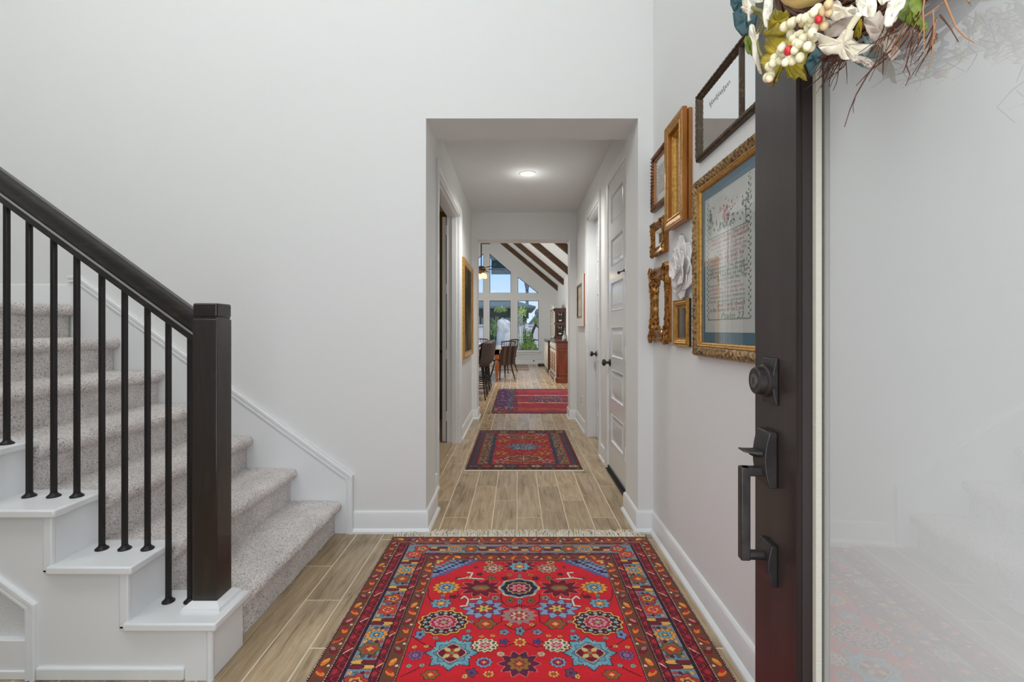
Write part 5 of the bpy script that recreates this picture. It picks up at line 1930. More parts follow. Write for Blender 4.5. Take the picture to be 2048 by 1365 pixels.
leaf('green_leaf', C1['green'], zc_([(290, 240), (330, 200), (345, 280), (310, 340)]), .03, .4, .1, seed=25)
MB().tube([PX(*q, .33) for q in zb_([(620, 150), (570, 220), (520, 300)])], .0030, 6).obj('stem', C1['berry'], wre)
# little pumpkin at the top
pk = MB()
c_ = PX(1620, -36, .335)
for i in range(13):
    ph = PI * (i + .02) / 12.04
    for k in range(40):
        t_ = 2 * PI * k / 40
        r_ = .030 * math.sin(ph) * (1 + .06 * abs(math.cos(t_ * 4)))
        pk.v.append((c_.x + r_ * math.cos(t_), c_.y + r_ * math.sin(t_), c_.z + .022 * math.cos(ph)))
for i in range(12):
    for k in range(40):
        pk.f.append((i * 40 + k, i * 40 + (k + 1) % 40, i * 40 + 40 + (k + 1) % 40, i * 40 + 40 + k))
pk.obj('small_gourd', C1['gourd'], wre)
# berries: one mesh shared
bmesh_ = {}
for key in ('berry', 'red', 'tan'):
    q = MB().ball((0, 0, 0), 1, 1, 1, 12, 8).obj('berry', C1[key], wre)
    bmesh_[key] = q.data
    bpy.data.objects.remove(q)
bl = [(1050, 300), (1120, 315), (1045, 400), (1090, 215), (1170, 200), (1240, 235), (1310, 165), (1380, 150), (1440, 110), (1510, 90), (1390, 260), (1430, 320), (1350, 350), (1180, 420), (1260, 420), (1360, 460), (1060, 525), (970, 595), (1260, 540), (1190, 540),
      (1330, 600), (1225, 645), (1165, 610), (900, 755), (1010, 755), (1130, 750), (1215, 730), (820, 810), (930, 860), (1035, 870), (1080, 810), (970, 690), (890, 700), (820, 910), (690, 940), (760, 1000), (675, 1070), (745, 1140), (1110, 590), (1100, 690), (1290, 490), (1420, 400)]
bl = [(x_, y_, 'berry') for x_, y_ in za(bl)] + [(x_, y_, 'red') for x_, y_ in za([(1075, 650), (1470, 220), (770, 1065)])]
bl += [(x_, y_, 'berry') for x_, y_ in zb_([(30, 160), (85, 110), (130, 80), (235, 130), (120, 230), (30, 290), (95, 330), (25, 370), (85, 420), (180, 60), (60, 215), (150, 170), (200, 40)])]
bl += [(x_, y_, 'tan') for x_, y_ in zb_([(290, 20), (285, 90), (250, 190), (20, 210), (230, 60), (300, 60)])]
for x_, y_, key in bl:
    r_ = random.uniform(.0056, .0068)
    p_ = PX(x_, y_, random.uniform(.325, .338))
    s_ = p_.y / .72
    o = bpy.data.objects.new('red_berry' if key == 'red' else 'berry', bmesh_[key])
    COL.objects.link(o)
    o.parent = wre
    o.location = p_ - OFF[wre.name]
    o.scale = (r_ * s_, r_ * s_, r_ * s_ * 1.12)
    o.rotation_euler = (random.uniform(-.5, .5), random.uniform(-.5, .5), 0)
# twigs
random.seed(11)


def twig(pts, r, m='twig', X0=.37, name='twig'):
    r = r * .6 * (CX and (X0 * F / (pts[len(pts) // 2][0] - CX)) / .72)
    q = []
    for i, (x_, y_) in enumerate(pts):
        q.append(PX(x_, y_, X0 + .006 * math.sin(i * 1.3 + x_)))
    n_ = len(q)
    return MB().tube(q, [r * (1 - .55 * i / (n_ - 1)) for i in range(n_)], 6).obj(name, C1[m], wre)


twig([(1784, 100), (1755, 122), (1735, 150), (1712, 190), (1699, 222), (1689, 254)], .0022, X0=.355)
twig([(1775, 115), (1742, 140), (1712, 172)], .0022, X0=.36)
twig([(1712, 190), (1706, 212), (1707, 226)], .0011, X0=.355)
twig([(1850, -10), (1846, 20), (1848, 60), (1848, 108)], .0022, 'lighttwig', .345)
twig([(1885, -10), (1900, 25), (1912, 55), (1930, 74), (1948, 85)], .0026, 'lighttwig', .34)
twig([(1880, 30), (1900, 55), (1917, 84)], .0022, 'twig', .35)
twig([(1930, -10), (1938, 5), (1942, 12)], .0026, 'lighttwig', .34)
twig([(1866, 20), (1868, 55), (1864, 110), (1852, 144)], .0016, 'lighttwig', .35)
twig([(1800, 60), (1765, 75), (1740, 90), (1715, 108)], .0018, X0=.35)
twig([(1840, 40), (1880, 10), (1910, -10)], .0020, 'lighttwig', .35)
twig([(1692, 126), (1694, 150), (1694, 168)], .0012, X0=.38)
twig([(1812, 130), (1820, 150), (1811, 172)], .0018, X0=.36)
for i in range(50):
    x_ = random.uniform(1770, 1875)
    y_ = random.uniform(10, 75)
    ln = random.uniform(45, 110)
    ang = random.uniform(.25, .62)
    pts = []
    for j in range(6):
        t_ = j / 5
        pts.append((x_ - ln * t_ * math.sin(ang) - 10 * math.sin(t_ * 2.4 + i) * t_, y_ + ln * t_ * math.cos(ang)))
    twig(pts, random.uniform(.0010, .0022), 'twig' if i % 4 else 'lighttwig', random.uniform(.355, .395))
for i in range(26):
    x_ = random.uniform(1655, 1695)
    y_ = random.uniform(100, 128)
    ln = random.uniform(35, 75)
    ang = random.uniform(.3, .75)
    pts = [(x_ - ln * t_ / 5 * math.sin(ang) + 5 * math.sin(t_ * .8 + i), y_ + ln * t_ / 5 * math.cos(ang)) for t_ in range(6)]
    twig(pts, random.uniform(.0010, .0018), 'twig', random.uniform(.375, .40))
# the vine ring itself
vr = MB()
wc_ = Vector((.412, .50, 1.80))
for k in range(46):
    R_ = random.uniform(.19, .265)
    ph = random.random() * 6.28
    xo = random.uniform(-.010, .006)
    span = random.uniform(2.2, 5.5)
    pts = []
    for j in range(26):
        t_ = ph + span * j / 25
        rr = R_ + .018 * math.sin(3 * t_ + k)
        pts.append((wc_.x + xo + .005 * math.sin(5 * t_ + k), wc_.y + rr * math.cos(t_), wc_.z + rr * math.sin(t_)))
    vr.tube(pts, random.uniform(.0016, .0032), 6)
stuff(vr.obj('grapevine_ring', C1['twig'], wre))
# flowers and leaves on the rest of the ring, above the picture
for k in range(16):
    t_ = -.35 + k * .29
    c_ = Vector((.345, wc_.y + .25 * math.cos(t_), wc_.z + .25 * math.sin(t_)))
    if c_.z < 1.86:
        continue
    pm = MB()
    for s_ in range(5):
        a_ = s_ * 2 * PI / 5 + k
        v = [c_, c_ + Vector((-.012, .05 * math.cos(a_ - .3), .05 * math.sin(a_ - .3))), c_ + Vector((-.004, .085 * math.cos(a_), .085 * math.sin(a_))), c_ + Vector((-.012, .05 * math.cos(a_ + .3), .05 * math.sin(a_ + .3)))]
        pm.add(v, [(0, 1, 2, 3)])
    o = pm.obj('flower' if k % 2 else 'leaf_spray', C1['white'] if k % 2 else C1['teal'], wre, recalc=False)
    o.modifiers.new('solid', 'SOLIDIFY').thickness = .0015

# ================================================================== GREAT ROOM
# kitchen island
isl = thing('kitchen_island', 'kitchen island with pale counter behind the spindle stools', 'kitchen island', (-1.3, 8.9, 0))
MB().box(-1.9, -.72, 7.5, 10.0, .875, .915).obj('countertop', M['stone'], isl, bevel=.006)
MB().box(-1.85, -1.02, 7.55, 9.95, .1, .875).box(-1.8, -1.08, 7.6, 9.9, 0, .1).obj('cabinet', M['cabinet'], isl, bevel=.004)
for i in range(3):
    MB().box(-1.02, -1.005, 7.62 + i * .78, 8.34 + i * .78, .16, .84).obj('panel', M['cabinet'], isl, bevel=.004)


def make_stool():
    r = empty('counter_stool', (0, 0, 0))
    mb = MB()
    v = []
    n_ = 20
    for k in range(n_):
        t_ = 2 * PI * k / n_
        v.append((.20 * math.cos(t_), .21 * math.sin(t_), .60))
    mb.prism([(p[0], p[1]) for p in v], lambda p, q, a: (p, q, a), .60, .64)
    mb.obj('seat', M['chair'], r, bevel=.008)
    for sx in (-1, 1):
        for sy in (-1, 1):
            MB().tube([(sx * .13, sy * .14, .60), (sx * .20, sy * .21, 0)], [.014, .010], 8).obj('leg', M['iron'], r)
    for z, f_ in ((.20, .178), (.32, .164)):
        MB().tube([(-f_, -f_, z), (f_, -f_, z), (f_, f_, z), (-f_, f_, z), (-f_, -f_, z)], .008, 6).obj('foot_rail', M['iron'], r)
    # barrel back of spindles with a bent top rail (the back is at +x)
    arc = [(.05 + .21 * math.cos(t_), .24 * math.sin(t_)) for t_ in np.linspace(-1.75, 1.75, 15)]
    MB().tube([(x + .03, y * 1.02, .90 + .06 * (x > .1)) for x, y in arc], .013, 8).obj('top_rail', M['chair'], r)
    for x, y in arc[::1]:
        MB().tube([(x * .86, y * .82, .63), (x + .03, y * 1.02, .90 + .06 * (x > .1))], .007, 6).obj('spindle', M['iron'], r)
    # fabric panel hung over the back
    fm = MB()
    a2 = [(.055 + .222 * math.cos(t_), .245 * math.sin(t_)) for t_ in np.linspace(-1.3, 1.3, 13)]
    for z, e_ in ((.56, -.02), (.66, -.005), (.80, .018), (.955, .036), (.965, .02)):
        fm.v += [(x + e_ + .005 * math.cos(k * 2.6), y * 1.04, z) for k, (x, y) in enumerate(a2)]
    fm.f += [(i * 13 + k, i * 13 + k + 1, i * 13 + 14 + k, i * 13 + 13 + k) for i in range(4) for k in range(12)]
    o = fm.obj('back_cover', M['throw'], r, recalc=False)
    o.modifiers.new('solid', 'SOLIDIFY').thickness = .008
    return r


st = make_stool()
tag(st, 'dark spindle counter stool with draped back, nearest of the row at the island', 'stool', 'counter stools at the island')
st.location = (-.74, 8.15, 0)
for y_, l_ in ((8.85, 'dark spindle counter stool with draped back, middle of the row at the island'), (9.55, 'dark spindle counter stool with draped back, farthest of the row at the island')):
    c = copy_tree(st)
    c.location = (-.74, y_, 0)
    c['label'] = l_

# dining table
tb = thing('dining_table', 'honey pine dining table with turned legs and pale top', 'table', (-1.1, 11.6, 0))
MB().box(-1.9, -.36, 10.62, 12.75, .735, .765).obj('tabletop', M['tabletop'], tb, bevel=.006)
MB().box(-1.84, -.42, 10.70, 10.73, .62, .735).box(-1.84, -.42, 12.64, 12.67, .62, .735).box(-1.84, -1.81, 10.7, 12.67, .62, .735).box(-.45, -.42, 10.7, 12.67, .62, .735).obj('apron', M['honey'], tb)
for x in (-1.79, -.47):
    for y in (10.75, 12.62):
        lm = MB().box(x - .05, x + .05, y - .05, y + .05, .52, .735)
        lm.lathe([(.03, .52), (.048, .505), (.03, .49), (.036, .46), (.05, .40), (.046, .32), (.034, .18), (.026, .10), (.034, .085), (.024, .06), (.020, 0)], (x, y, 0), 'z', 14)
        lm.obj('leg', M['honey'], tb)


def make_chair(kind):
    r = empty('dining_chair', (0, 0, 0))
    MB().prism([(-.2, -.20), (-.12, -.23), (.2, -.2), (.22, -.1), (.22, .1), (.2, .2), (-.12, .23), (-.2, .20)], fn_z, .43, .465).obj('seat', M['chair'], r, bevel=.01)
    for sx in (-1, 1):
        for sy in (-1, 1):
            MB().tube([(sx * .13, sy * .14, .43), (sx * .165, sy * .18, .2), (sx * .21, sy * .22, 0)], [.014, .018, .011], 8).obj('leg', M['chair'], r)
    MB().tube([(-.16, -.17, .22), (.16, -.17, .22)], .008, 6).tube([(-.16, .17, .22), (.16, .17, .22)], .008, 6).tube([(0, -.17, .22), (0, .17, .22)], .008, 6).obj('stretcher', M['chair'], r)
    MB().tube([(.26, -.21, .90), (.285, -.1, .915), (.29, 0, .92), (.285, .1, .915), (.26, .21, .90)], .015, 8).obj('top_rail', M['chair'], r)
    for k in range(7):
        y = (k - 3) * .058
        MB().tube([(.185, y * .95, .46), (.20, y, .6), (.285 - abs(y) * .1, y * 1.12, .905)], .007 if 0 < k < 6 else .012, 6).obj('spindle', M['chair'], r)
    if kind:
        for k in range(6):
            y = (k - 2.5) * .072
            v = MB()
            for z, x in ((.36, .215), (.50, .222), (.66, .25), (.80, .285)):
                v.v += [(x, y - .032, z), (x + .012, y - .034, z), (x + .012, y + .034, z), (x, y + .032, z)]
            v.f = [(i * 4 + q, i * 4 + (q + 1) % 4, i * 4 + 4 + (q + 1) % 4, i * 4 + 4 + q) for i in range(3) for q in range(4)] + [(0, 1, 2, 3), (12, 13, 14, 15)]
            v.obj('back_slat', M['throw'] if k % 2 else M['chair'], r)
    return r


ch = make_chair(True)
tag(ch, 'dark dining chair with wide striped slats over its back, beside the near table leg', 'chair', 'dining chairs')
ch.location = (-.36, 11.30, 0)
ch.rotation_euler.z = -.95
ch2 = make_chair(False)
tag(ch2, 'dark spindle back dining chair standing by the window behind the slatted chair', 'chair', 'dining chairs')
ch2.location = (-.30, 13.05, 0)
ch2.rotation_euler.z = -.6
c = copy_tree(ch2)
c.location = (-1.05, 13.2, 0)
c.rotation_euler.z = PI / 2
c['label'] = 'dark spindle back dining chair at the far end of the dining table'

# sideboard and hutch on the right wall
sb = thing('sideboard', 'cherry wood sideboard with carved cream front and panelled side', 'sideboard', (1.08, 11.3, 0))
x0, x1, y0, y1 = .845, RW - .01, 10.5, 12.35
MB().box(x0 + .02, x1, y0, y1, .10, .90).obj('carcass', M['cherry'], sb, bevel=.004)
MB().box(x0 - .02, x1, y0 - .02, y1 + .02, .90, .935).obj('top', M['walnut'], sb, bevel=.006)
sp = MB()
for a_, b_, c_, d_ in ((x0 + .05, x1 - .04, .17, .20), (x0 + .05, x1 - .04, .70, .73), (x0 + .05, x0 + .08, .17, .73), (x1 - .07, x1 - .04, .17, .73), (x0 + .05, x1 - .04, .77, .79)):
    sp.box(a_, b_, y0 - .014, y0, c_, d_)
sp.obj('side_moulding', M['cherry'], sb, bevel=.005)
MB().box(x0 + .02, x1, y0 - .008, y0 + .03, 0, .12).box(x0, x0 + .04, y0, y1, .03, .12).obj('plinth', M['cherry'], sb, bevel=.006)
for k in range(3):
    ya, yb = y0 + .06 + k * .6, y0 + .58 + k * .6
    dr = MB().box(x0, x0 + .025, ya, yb, .16, .72).obj('door', M['creampaint'], sb, bevel=.006)
    for z0_, z1_ in ((.22, .42), (.46, .66)):
        MB().box(x0 - .008, x0 + .002, ya + .08, yb - .08, z0_, z1_).obj('door_panel', M['goldwood'], dr, bevel=.006)
    MB().ball((x0 - .014, ya + .04, .45), .014).obj('knob', M['bronze'], dr)
    dw = MB().box(x0, x0 + .025, ya, yb, .75, .885).obj('drawer', M['creampaint'], sb, bevel=.006)
    cv = MB()
    for q in range(6):
        cv.ball((x0 - .004, ya + .06 + q * .08, .82 + .02 * math.sin(q * 2)), .008, .03, .022, 8, 5)
    cv.obj('carved_leaves', M['creampaint'], dw)
for y in (y0 + .04, y1 - .04):
    MB().tube([(x0 + .02, y, .14), (x0 - .01, y, .08), (x0 + .005, y, 0)], [.03, .024, .02], 8).obj('leg', M['creampaint'], sb)
hu = thing('china_hutch', 'tall dark walnut hutch with arched crest and fretwork side beyond the sideboard', 'hutch', (1.1, 13.6, 0))
x0, y0, y1 = 1.0, 12.9, 14.4
MB().box(x0 + .02, RW - .01, y0, y1, .92, 1.74).obj('upper_case', M['walnut'], hu, bevel=.004)
MB().box(x0 - .01, RW - .01, y0 - .02, y1 + .02, 1.74, 1.775).box(x0 + .0, RW - .01, y0 - .012, y1 + .01, .90, .935).obj('cornice', M['walnut'], hu, bevel=.006)
MB().box(.83, RW - .01, y0 - .1, y1 + .1, .08, .86).obj('lower_case', M['walnut'], hu, bevel=.004)
MB().box(.81, RW - .01, y0 - .12, y1 + .12, .86, .90).obj('counter', M['walnut'], hu, bevel=.006)
for z0_, z1_ in ((1.02, 1.32), (1.38, 1.68)):
    fr_ = MB()
    fr_.box(x0 + .06, RW - .05, y0 - .008, y0 + .002, z0_, z1_)
    pn = fr_.obj('side_panel', M['black'], hu, bevel=.003)
    fw = MB()
    zc0 = (z0_ + z1_) / 2
    xc0 = (x0 + RW) / 2
    for sx in (-1, 1):
        for k in range(3):
            pts = [(xc0 + sx * (.012 + .055 * math.sin(t_ * .45) * (1 - k * .2)), y0 - .014, z0_ + .03 + k * .07 + .012 * t_) for t_ in range(8)]
            fw.tube(pts, [.011 - .001 * t_ for t_ in range(8)], 6)
        fw.ball((xc0 + sx * .05, y0 - .012, z1_ - .05), .022, .008, .03, 8, 6)
    fw.obj('fretwork', M['walnut'], pn)
    hl = MB()
    for sx in (-1, 1):
        hl.ball((xc0 + sx * .03, y0 - .012, z1_ - .08), .013, .006, .022, 8, 6)
        hl.ball((xc0 + sx * .02, y0 - .012, z0_ + .05), .02, .006, .028, 8, 6)
    hl.obj('inlaid_flowers', M['creampaint'], pn)
cr = MB()
pts = [(y0 + (y1 - y0) * t_ / 12, 1.77 + .15 * math.sin(PI * t_ / 12)) for t_ in range(13)]
cr.prism([(y0, 1.75)] + pts + [(y1, 1.75)], fn_x, x0 - .03, x0 + .01)
cr.obj('crest', M['creampaint'], hu)
for k in range(2):
    ya, yb = y0 + .03 + k * .74, y0 + .71 + k * .74
    dr = MB().box(x0 - .01, x0 + .02, ya, ya + .06, .95, 1.73).box(x0 - .01, x0 + .02, yb - .06, yb, .95, 1.73).box(x0 - .01, x0 + .02, ya, yb, .95, 1.0).box(x0 - .01, x0 + .02, ya, yb, 1.68, 1.73).box(x0 - .01, x0 + .02, ya, yb, 1.33, 1.37).obj('glazed_door', M['creampaint'], hu, bevel=.004)
    MB().box(x0 + .004, x0 + .008, ya + .05, yb - .05, .98, 1.7).obj('pane', mat('dark_cabinet_glass', (26, 24, 24), .1), dr)
    dl_ = MB().box(.81, .835, ya, yb, .12, .82).obj('lower_door', M['creampaint'], hu, bevel=.006)
    MB().box(.80, .812, ya + .09, yb - .09, .2, .74).obj('door_panel', M['creampaint'], dl_, bevel=.008)


def make_bottle(name, label, x, y, s_, m, prof):
    t_ = thing(name, label, 'decanter', (x, y, .935), 'glassware on the sideboard')
    MB().lathe([(r * s_, .935 + z * s_) for r, z in prof], (x, y, 0), 'z', 14).obj('body', m, t_)
    MB().ball((x, y, .935 + .275 * s_), .018 * s_).obj('stopper', m, t_)


gl = mat('clear_glassware', (206, 212, 208), .08, spec=1.0, var=(14, (120, 120, 112), .45, .6))
gl2 = mat('amber_glassware', (120, 104, 70), .1, spec=1.0)
pr = [(.045, 0), (.055, .02), (.055, .10), (.03, .16), (.014, .19), (.014, .24), (.022, .26), (.001, .262)]
make_bottle('decanter', 'clear glass decanter near the front edge of the sideboard', 1.06, 10.72, .8, gl, pr)
make_bottle('decanter', 'tall amber decanter against the hutch on the sideboard', 1.12, 11.2, 1.0, gl2, pr)
make_bottle('decanter', 'squat clear decanter beside the wall on the sideboard', 1.17, 10.68, .7, gl, pr)

# ceiling fan with light kit
fan = thing('ceiling_fan', 'dark ceiling fan with warm lit globes hanging before the gable windows', 'fan', (-1.02, 13.3, 2.9))
fx_, fy_, fz_ = -1.02, 13.3, 2.86
MB().tube([(fx_, fy_, 4.45), (fx_, fy_, fz_ + .08)], .016, 10).obj('downrod', M['iron'], fan)
MB().lathe([(.03, .12), (.09, .10), (.12, .04), (.12, -.02), (.07, -.06), (.05, -.10), (.02, -.11)], (fx_, fy_, fz_), 'z', 20).obj('motor', mat('fan_bronze', (70, 52, 40), .4, .4), fan)
for k in range(5):
    a_ = k * 2 * PI / 5 + .12
    m_ = Matrix.Translation((fx_, fy_, fz_ + .03)) @ Matrix.Rotation(a_, 4, 'Z') @ Matrix.Rotation(.2, 4, 'X')
    MB().obox(m_, .2, .66, -.065, .065, -.009, .009).obj('blade', M['walnut'], fan, bevel=.003)
    MB().obox(m_, .1, .24, -.02, .02, -.012, -.004).obj('blade_iron', M['iron'], fan)
for k in range(4):
    a_ = k * PI / 2 + .5
    c_ = (fx_ + .11 * math.cos(a_), fy_ + .11 * math.sin(a_), fz_ - .16)
    MB().tube([(fx_, fy_, fz_ - .08), (fx_ + .07 * math.cos(a_), fy_ + .07 * math.sin(a_), fz_ - .09)], .012, 8).obj('lamp_arm', M['iron'], fan)
    MB().lathe([(.025, .07), (.05, .04), (.062, -.01), (.06, -.06), (.02, -.075)], c_, 'z', 14).obj('lamp_globe', M['globe'], fan)
av = thing('air_vent', 'dark slotted air vent high on the gable wall above the tall windows', 'vent', (-1.07, YG, 4.1))
MB().box(-1.22, -.94, YG - .02, YG, 4.12, 4.18).obj('vent_frame', M['iron'], av)
for k in range(3):
    MB().box(-1.2, -.96, YG - .026, YG - .018, 4.13 + k * .016, 4.137 + k * .016).obj('vent_slat', M['bronze'], av)
dl2 = thing('sloped_downlight', 'recessed downlight ring in the sloped ceiling between the wooden beams', 'ceiling light', (.63, 11.26, 3.2))
nrm = Vector((-SL, 0, -1)).normalized()
c0 = Vector((.60, 10.6, ZE + SL * (RW - .60)))
a1 = Vector((1, 0, -SL)).normalized()
b1 = Vector((0, 1, 0))
rg = MB()
for r_, h_ in ((.065, .0), (.07, .012), (.095, .010), (.10, 0)):
    rg.v += [tuple(c0 + (a1 * math.cos(2 * PI * k / 24) + b1 * math.sin(2 * PI * k / 24)) * r_ + nrm * h_) for k in range(24)]
rg.f = [(i * 24 + k, i * 24 + (k + 1) % 24, i * 24 + 24 + (k + 1) % 24, i * 24 + 24 + k) for i in range(3) for k in range(24)]
rg.obj('trim_ring', M['plastic'], dl2)
tr = thing('boot_tray', 'low black tray on the floor against the window wall near the hutch', 'tray', (.9, 15.6, 0))
MB().box(.70, 1.05, 15.3, 15.9, 0, .012).obj('tray_base', M['beige_rug'], tr)
tm = MB()
for bx in ((.68, 1.07, 15.28, 15.31), (.68, 1.07, 15.89, 15.92), (.68, .71, 15.28, 15.92), (1.04, 1.07, 15.28, 15.92)):
    tm.box(*bx, 0, .04)
tm.obj('tray_rim', M['black'], tr)

# ================================================================== OUTSIDE
struct(MB().box(-30, 40, 16.4, 90, -.45, -.35).obj('ground', mat('pale_patio', (176, 170, 160), .9, var=(1.5, (140, 150, 110), .45, .7)), smooth=False))
pc = thing('patio_cover', 'blue grey patio roof with dark beam seen through the upper middle window', 'patio cover', (.6, 18, 3.4))
MB().box(-1.05, 5, 16.5, 19.2, 3.96, 4.1).obj('roof_panel', mat('blue_grey_soffit', (150, 172, 178), .8), pc)
MB().box(-1.05, 5, 18.95, 19.1, 3.64, 3.96).obj('beam', mat('dark_teal_paint', (60, 84, 86), .7), pc)
MB().box(-1.05, 5, 18.9, 19.15, 3.42, 3.64).obj('fascia', mat('grey_fascia', (140, 158, 162), .8), pc)
MB().box(4.6, 4.75, 18.95, 19.1, -.35, 3.96).obj('post', mat('grey_post', (120, 132, 136), .8), pc)
nh = thing('neighbour_house', 'stucco house with dark green hipped roof behind the garden plants', 'house', (-3, 33, -.35))
hx0_, hx1_, hy_, hz_ = -9.0, .55, 30.8, 2.55
MB().box(hx0_, hx1_, hy_, 38, -.35, hz_).obj('house_wall', mat('yellow_stucco', (196, 182, 136), .9, var=(.8, (176, 164, 124), .4, .7)), nh, smooth=False)
rm = MB()
ez, rz = 2.66, 3.62
ex0, ex1, ey0, ey1 = hx0_ - .6, 1.16, 30.0, 39
rm.add([(ex0, ey0, ez), (ex1, ey0, ez), (ex1, ey1, ez), (ex0, ey1, ez), (-5.4, 34.5, rz), (-1.4, 34.5, rz), (ex0, ey0, ez - .12), (ex1, ey0, ez - .12), (ex1, ey1, ez - .12), (ex0, ey1, ez - .12)],
       [(0, 1, 5, 4), (1, 2, 5), (2, 3, 4, 5), (3, 0, 4), (0, 6, 7, 1), (1, 7, 8, 2), (2, 8, 9, 3), (3, 9, 6, 0), (6, 9, 8, 7)])
rm.obj('roof', mat('grey_green_shingles', (96, 112, 112), .85, var=(6, (70, 86, 88), .4, .7), stretch=(.6, 1, 6)), nh, smooth=False)
MB().box(hx0_, hx1_, hy_ - .1, hy_, 2.05, 2.55).obj('shaded_band', mat('dark_teal_eave_shade', (52, 70, 70), .8), nh, smooth=False)  # shade under the eaves put in as a dark strip
for xa, xb in ((-1.12, -.36), (-2.35, -1.55), (-.28, .1)):
    wf = MB().box(xa - .08, xb + .08, hy_ - .14, hy_, 1.15, 2.02).obj('window_trim', M['iron'], nh, smooth=False)
    MB().box(xa, xb, hy_ - .16, hy_ - .1, 1.2, 1.95).obj('window_pane', mat('green_glass', (112, 140, 122), .15, spec=1.0), wf, smooth=False)
MB().box(-9, .55, hy_ - .3, hy_, .95, 1.1).obj('sill_band', mat('pale_ledge', (214, 212, 206), .8), nh, smooth=False)
MB().box(.42, .6, hy_ - .1, hy_ + .1, -.35, 2.6).obj('corner_post', mat('teal_post', (90, 116, 116), .8), nh)
MB().box(.62, .84, 35.6, 36, 2, 4.2).obj('chimney', mat('chimney_grey', (104, 116, 124), .85), nh)
MB().prism([(.62, 4.2), (.52, 4.7), (.94, 4.7), (.84, 4.2)], fn_y, 35.5, 36.1).obj('chimney_cap', mat('chimney_cap_grey', (96, 108, 118), .85), nh, smooth=False)
sh_ = thing('garden_shed', 'grey sloped garage roof at the right edge of the right tall window', 'shed', (2.9, 44, -.35))
MB().prism([(1.0, -.35), (1.0, 1.5), (1.75, 2.42), (5, 2.42), (5, -.35)], fn_y, 42, 47).obj('shed_wall', mat('grey_siding', (150, 156, 162), .85, var=(2, (132, 138, 146), .4, .7)), sh_, smooth=False)
MB().prism([(.9, 1.42), (1.75, 2.44), (5.1, 2.44), (5.1, 2.54), (1.72, 2.54), (.85, 1.5)], fn_y, 41.7, 47.2).obj('roof', mat('grey_shingles', (112, 118, 124), .85), sh_, smooth=False)
MB().ball((1.86, 43, 2.65), .3, .3, .42).obj('tree_dome', M['cabinet'], sh_)  # stands for a dark treetop showing above the roof


def rock(name, label, c, rx, ry, rz, m, seed):
    mb = MB()
    rr = random.Random(seed)
    ph = [rr.uniform(0, 6) for _ in range(6)]
    for i in range(25):
        t_ = PI * (i + .02) / 24.04
        for k in range(36):
            u_ = 2 * PI * k / 36
            f_ = 1 + .07 * math.sin(3 * u_ + ph[0] + 2 * t_) + .05 * math.sin(5 * t_ + ph[1] + 2 * u_) + .03 * math.sin(9 * u_ + ph[2]) * math.sin(t_)
            sn_ = max(0.0, math.sin(t_)) ** .62
            cz_ = math.copysign(abs(math.cos(t_)) ** .75, math.cos(t_))
            mb.v.append((c[0] + rx * f_ * sn_ * math.cos(u_), c[1] + ry * f_ * sn_ * math.sin(u_), c[2] + rz * f_ * cz_))
    mb.f = [(i * 36 + k, i * 36 + (k + 1) % 36, i * 36 + 36 + (k + 1) % 36, i * 36 + 36 + k) for i in range(24) for k in range(36)]
    return tag(mb.obj(name, m), label, 'boulder')


M['rock'] = mat('pale_limestone', (208, 208, 204), .9, var=(2.2, (150, 156, 164), .42, .66), bump=(9, .4, .05))
rock('boulder', 'large rounded pale grey boulder behind the dining chair through the middle window', (-.66, 22.5, .30), .52, .5, 1.30, M['rock'], 3)
rock('boulder', 'smaller pale boulder behind the weeping bush in the right tall window', (.30, 25.6, .3), .36, .36, 1.25, M['rock'], 8)
gw = struct(MB().box(-2.2, 5, 26.6, 26.8, -.4, 1.38).box(-2.25, 5.05, 26.55, 26.85, 1.38, 1.46).obj('garden_wall', mat('lilac_grey_stucco', (206, 202, 206), .9, var=(1.5, (188, 184, 190), .4, .7)), smooth=False))
g_light, g_mid, g_dark = mat('light_green_leaf', (190, 206, 96), .6, rnd=0, var=(3, (146, 172, 72), .4, .7)), mat('mid_green_leaf', (110, 146, 62), .6, var=(3, (70, 104, 44), .4, .7)), mat('dark_green_leaf', (56, 82, 44), .7, var=(3, (36, 58, 34), .4, .7))
bark = mat('dark_bark', (74, 62, 58), .9, bump=(20, .4, .02))


def foliage(name, m, parent, c, r, n_, lw, ll, droop=0.0, seed=0):
    rg_ = np.random.default_rng(seed)
    d_ = rg_.normal(size=(n_, 3))
    d_ /= np.linalg.norm(d_, axis=1, keepdims=True)
    p_ = np.array(c) + d_ * np.array(r) * (rg_.random((n_, 1)) ** .4)
    ax = d_ * .7 + rg_.normal(size=(n_, 3)) * .6 + np.array([0, 0, -droop])
    ax /= np.linalg.norm(ax, axis=1, keepdims=True)
    sd_ = np.cross(ax, rg_.normal(size=(n_, 3)))
    sd_ /= np.linalg.norm(sd_, axis=1, keepdims=True)
    L_ = ll * rg_.uniform(.6, 1.3, (n_, 1))
    V_ = np.stack([p_, p_ + ax * L_ * .5 + sd_ * lw, p_ + ax * L_, p_ + ax * L_ * .5 - sd_ * lw], 1).reshape(-1, 3)
    mb = MB()
    mb.v = V_.tolist()
    mb.f = np.arange(n_ * 4).reshape(-1, 4).tolist()
    return stuff(mb.obj(name, m, parent, smooth=False, recalc=False))


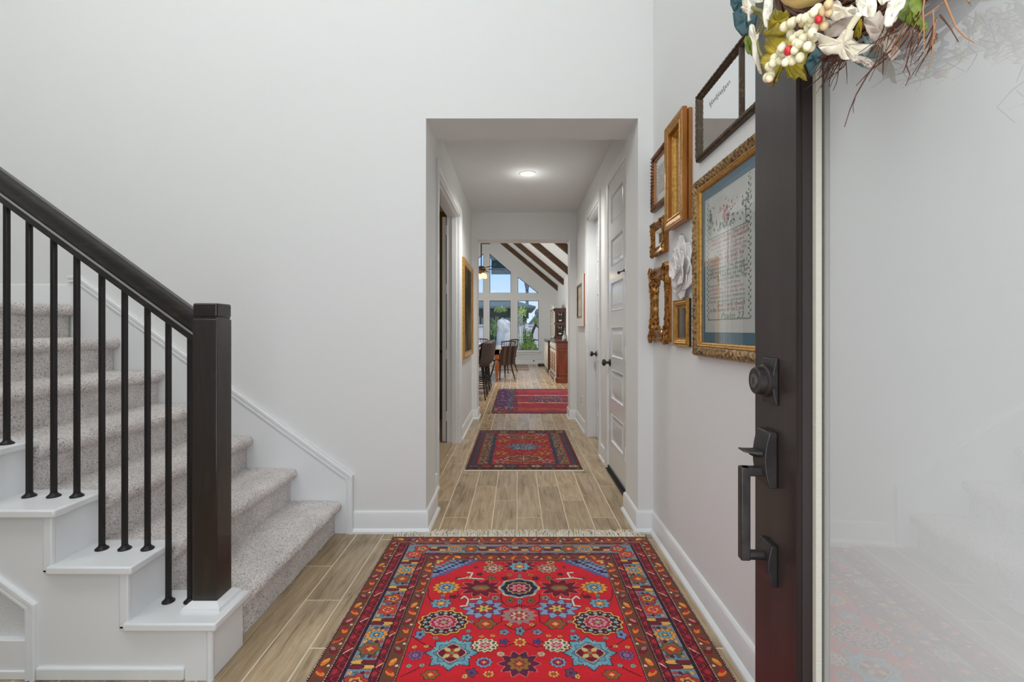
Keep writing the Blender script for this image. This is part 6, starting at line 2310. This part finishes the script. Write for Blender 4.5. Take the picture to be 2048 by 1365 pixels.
def shrub(label, x, y, parts, stem, seed):
    t_ = thing('shrub', label, 'shrub', (x, y, -.35), 'garden shrubs')
    for q, (m, c, r, n_, lw, ll, dr) in enumerate(parts):
        foliage('foliage', m, t_, (x + c[0], y + c[1], c[2]), r, n_, lw, ll, dr, seed + q)
    sm = MB()
    rr = random.Random(seed)
    for k in range(4):
        a_ = rr.uniform(0, 6.28)
        sm.tube([(x, y, -.35), (x + .1 * math.cos(a_), y + .1 * math.sin(a_), .3), (x + .25 * math.cos(a_), y + .2 * math.sin(a_), stem)], [.04, .03, .012], 6)
    sm.obj('stem', bark, t_)
    return t_


shrub('tall loose green shrub at the left edge of the middle tall window', -1.02, 20.5, [(g_mid, (-.10, 0, .6), (.13, .2, 1.0), 420, .022, .11, .2), (g_light, (-.02, -.1, 1.25), (.13, .2, .35), 220, .022, .11, .2), (g_light, (.28, -.1, 2.05), (.26, .15, .07), 110, .02, .12, .2)], 1.8, 21)
shrub('bright weeping green bush low in the right tall window', .42, 19.5, [(g_light, (.0, -.15, .35), (.34, .3, .45), 560, .018, .2, .9), (g_light, (-.04, 0, .8), (.20, .25, .42), 320, .018, .17, .6), (g_mid, (-.05, .1, .7), (.22, .22, .4), 200, .022, .16, .2)], 1.2, 31)
shrub('arching green shrub high at the left edge of the right tall window', .20, 24.5, [(g_mid, (-.02, 0, 1.9), (.2, .2, .34), 260, .028, .18, .4), (g_dark, (0, .1, 1.75), (.22, .2, .36), 140, .03, .18, .3), (g_light, (.02, -.1, 2.1), (.18, .2, .2), 140, .026, .18, .4)], 1.9, 41)
yc_ = thing('yucca', 'spiky bright green yucca on a dark curved trunk outside the right tall window', 'plant', (.80, 20.5, -.35))
ym = MB()
rr = random.Random(4)
cc = Vector((.80, 20.5, 1.42))
for k in range(46):
    a_, el_ = rr.uniform(0, 6.28), rr.uniform(-.35, 1.45)
    dv = Vector((math.cos(a_) * math.cos(el_), math.sin(a_) * math.cos(el_), math.sin(el_)))
    sd_ = dv.cross(Vector((0, 0, 1)))
    sd_ = sd_.normalized() if sd_.length > .01 else Vector((1, 0, 0))
    L_ = rr.uniform(.35, .55)
    p1 = cc + dv * L_ * .5
    p2 = cc + dv * L_ - Vector((0, 0, .1 * L_))
    ym.add([cc - sd_ * .01, p1 - sd_ * .022, p2, p1 + sd_ * .022, cc + sd_ * .01], [(0, 1, 3, 4), (1, 2, 3)])
ym.obj('sword_leaves', g_light, yc_, smooth=False, recalc=False)
MB().tube([(.80, 20.5, 1.42), (.68, 20.5, 1.15), (.60, 20.5, .9), (.64, 20.5, .62), (.78, 20.5, .42), (.95, 20.5, .1), (.95, 20.5, -.35)], [.05, .055, .06, .06, .06, .07, .08], 8).obj('trunk', bark, yc_)
MB().tube([(.80, 20.5, 1.40), (.95, 20.4, 1.2), (.93, 20.4, 1.02)], [.03, .03, .02], 8).obj('branch', bark, yc_)
MB().tube([(.64, 20.5, .62), (.74, 20.45, .74), (.92, 20.4, .72)], [.04, .035, .02], 8).obj('branch', bark, yc_)
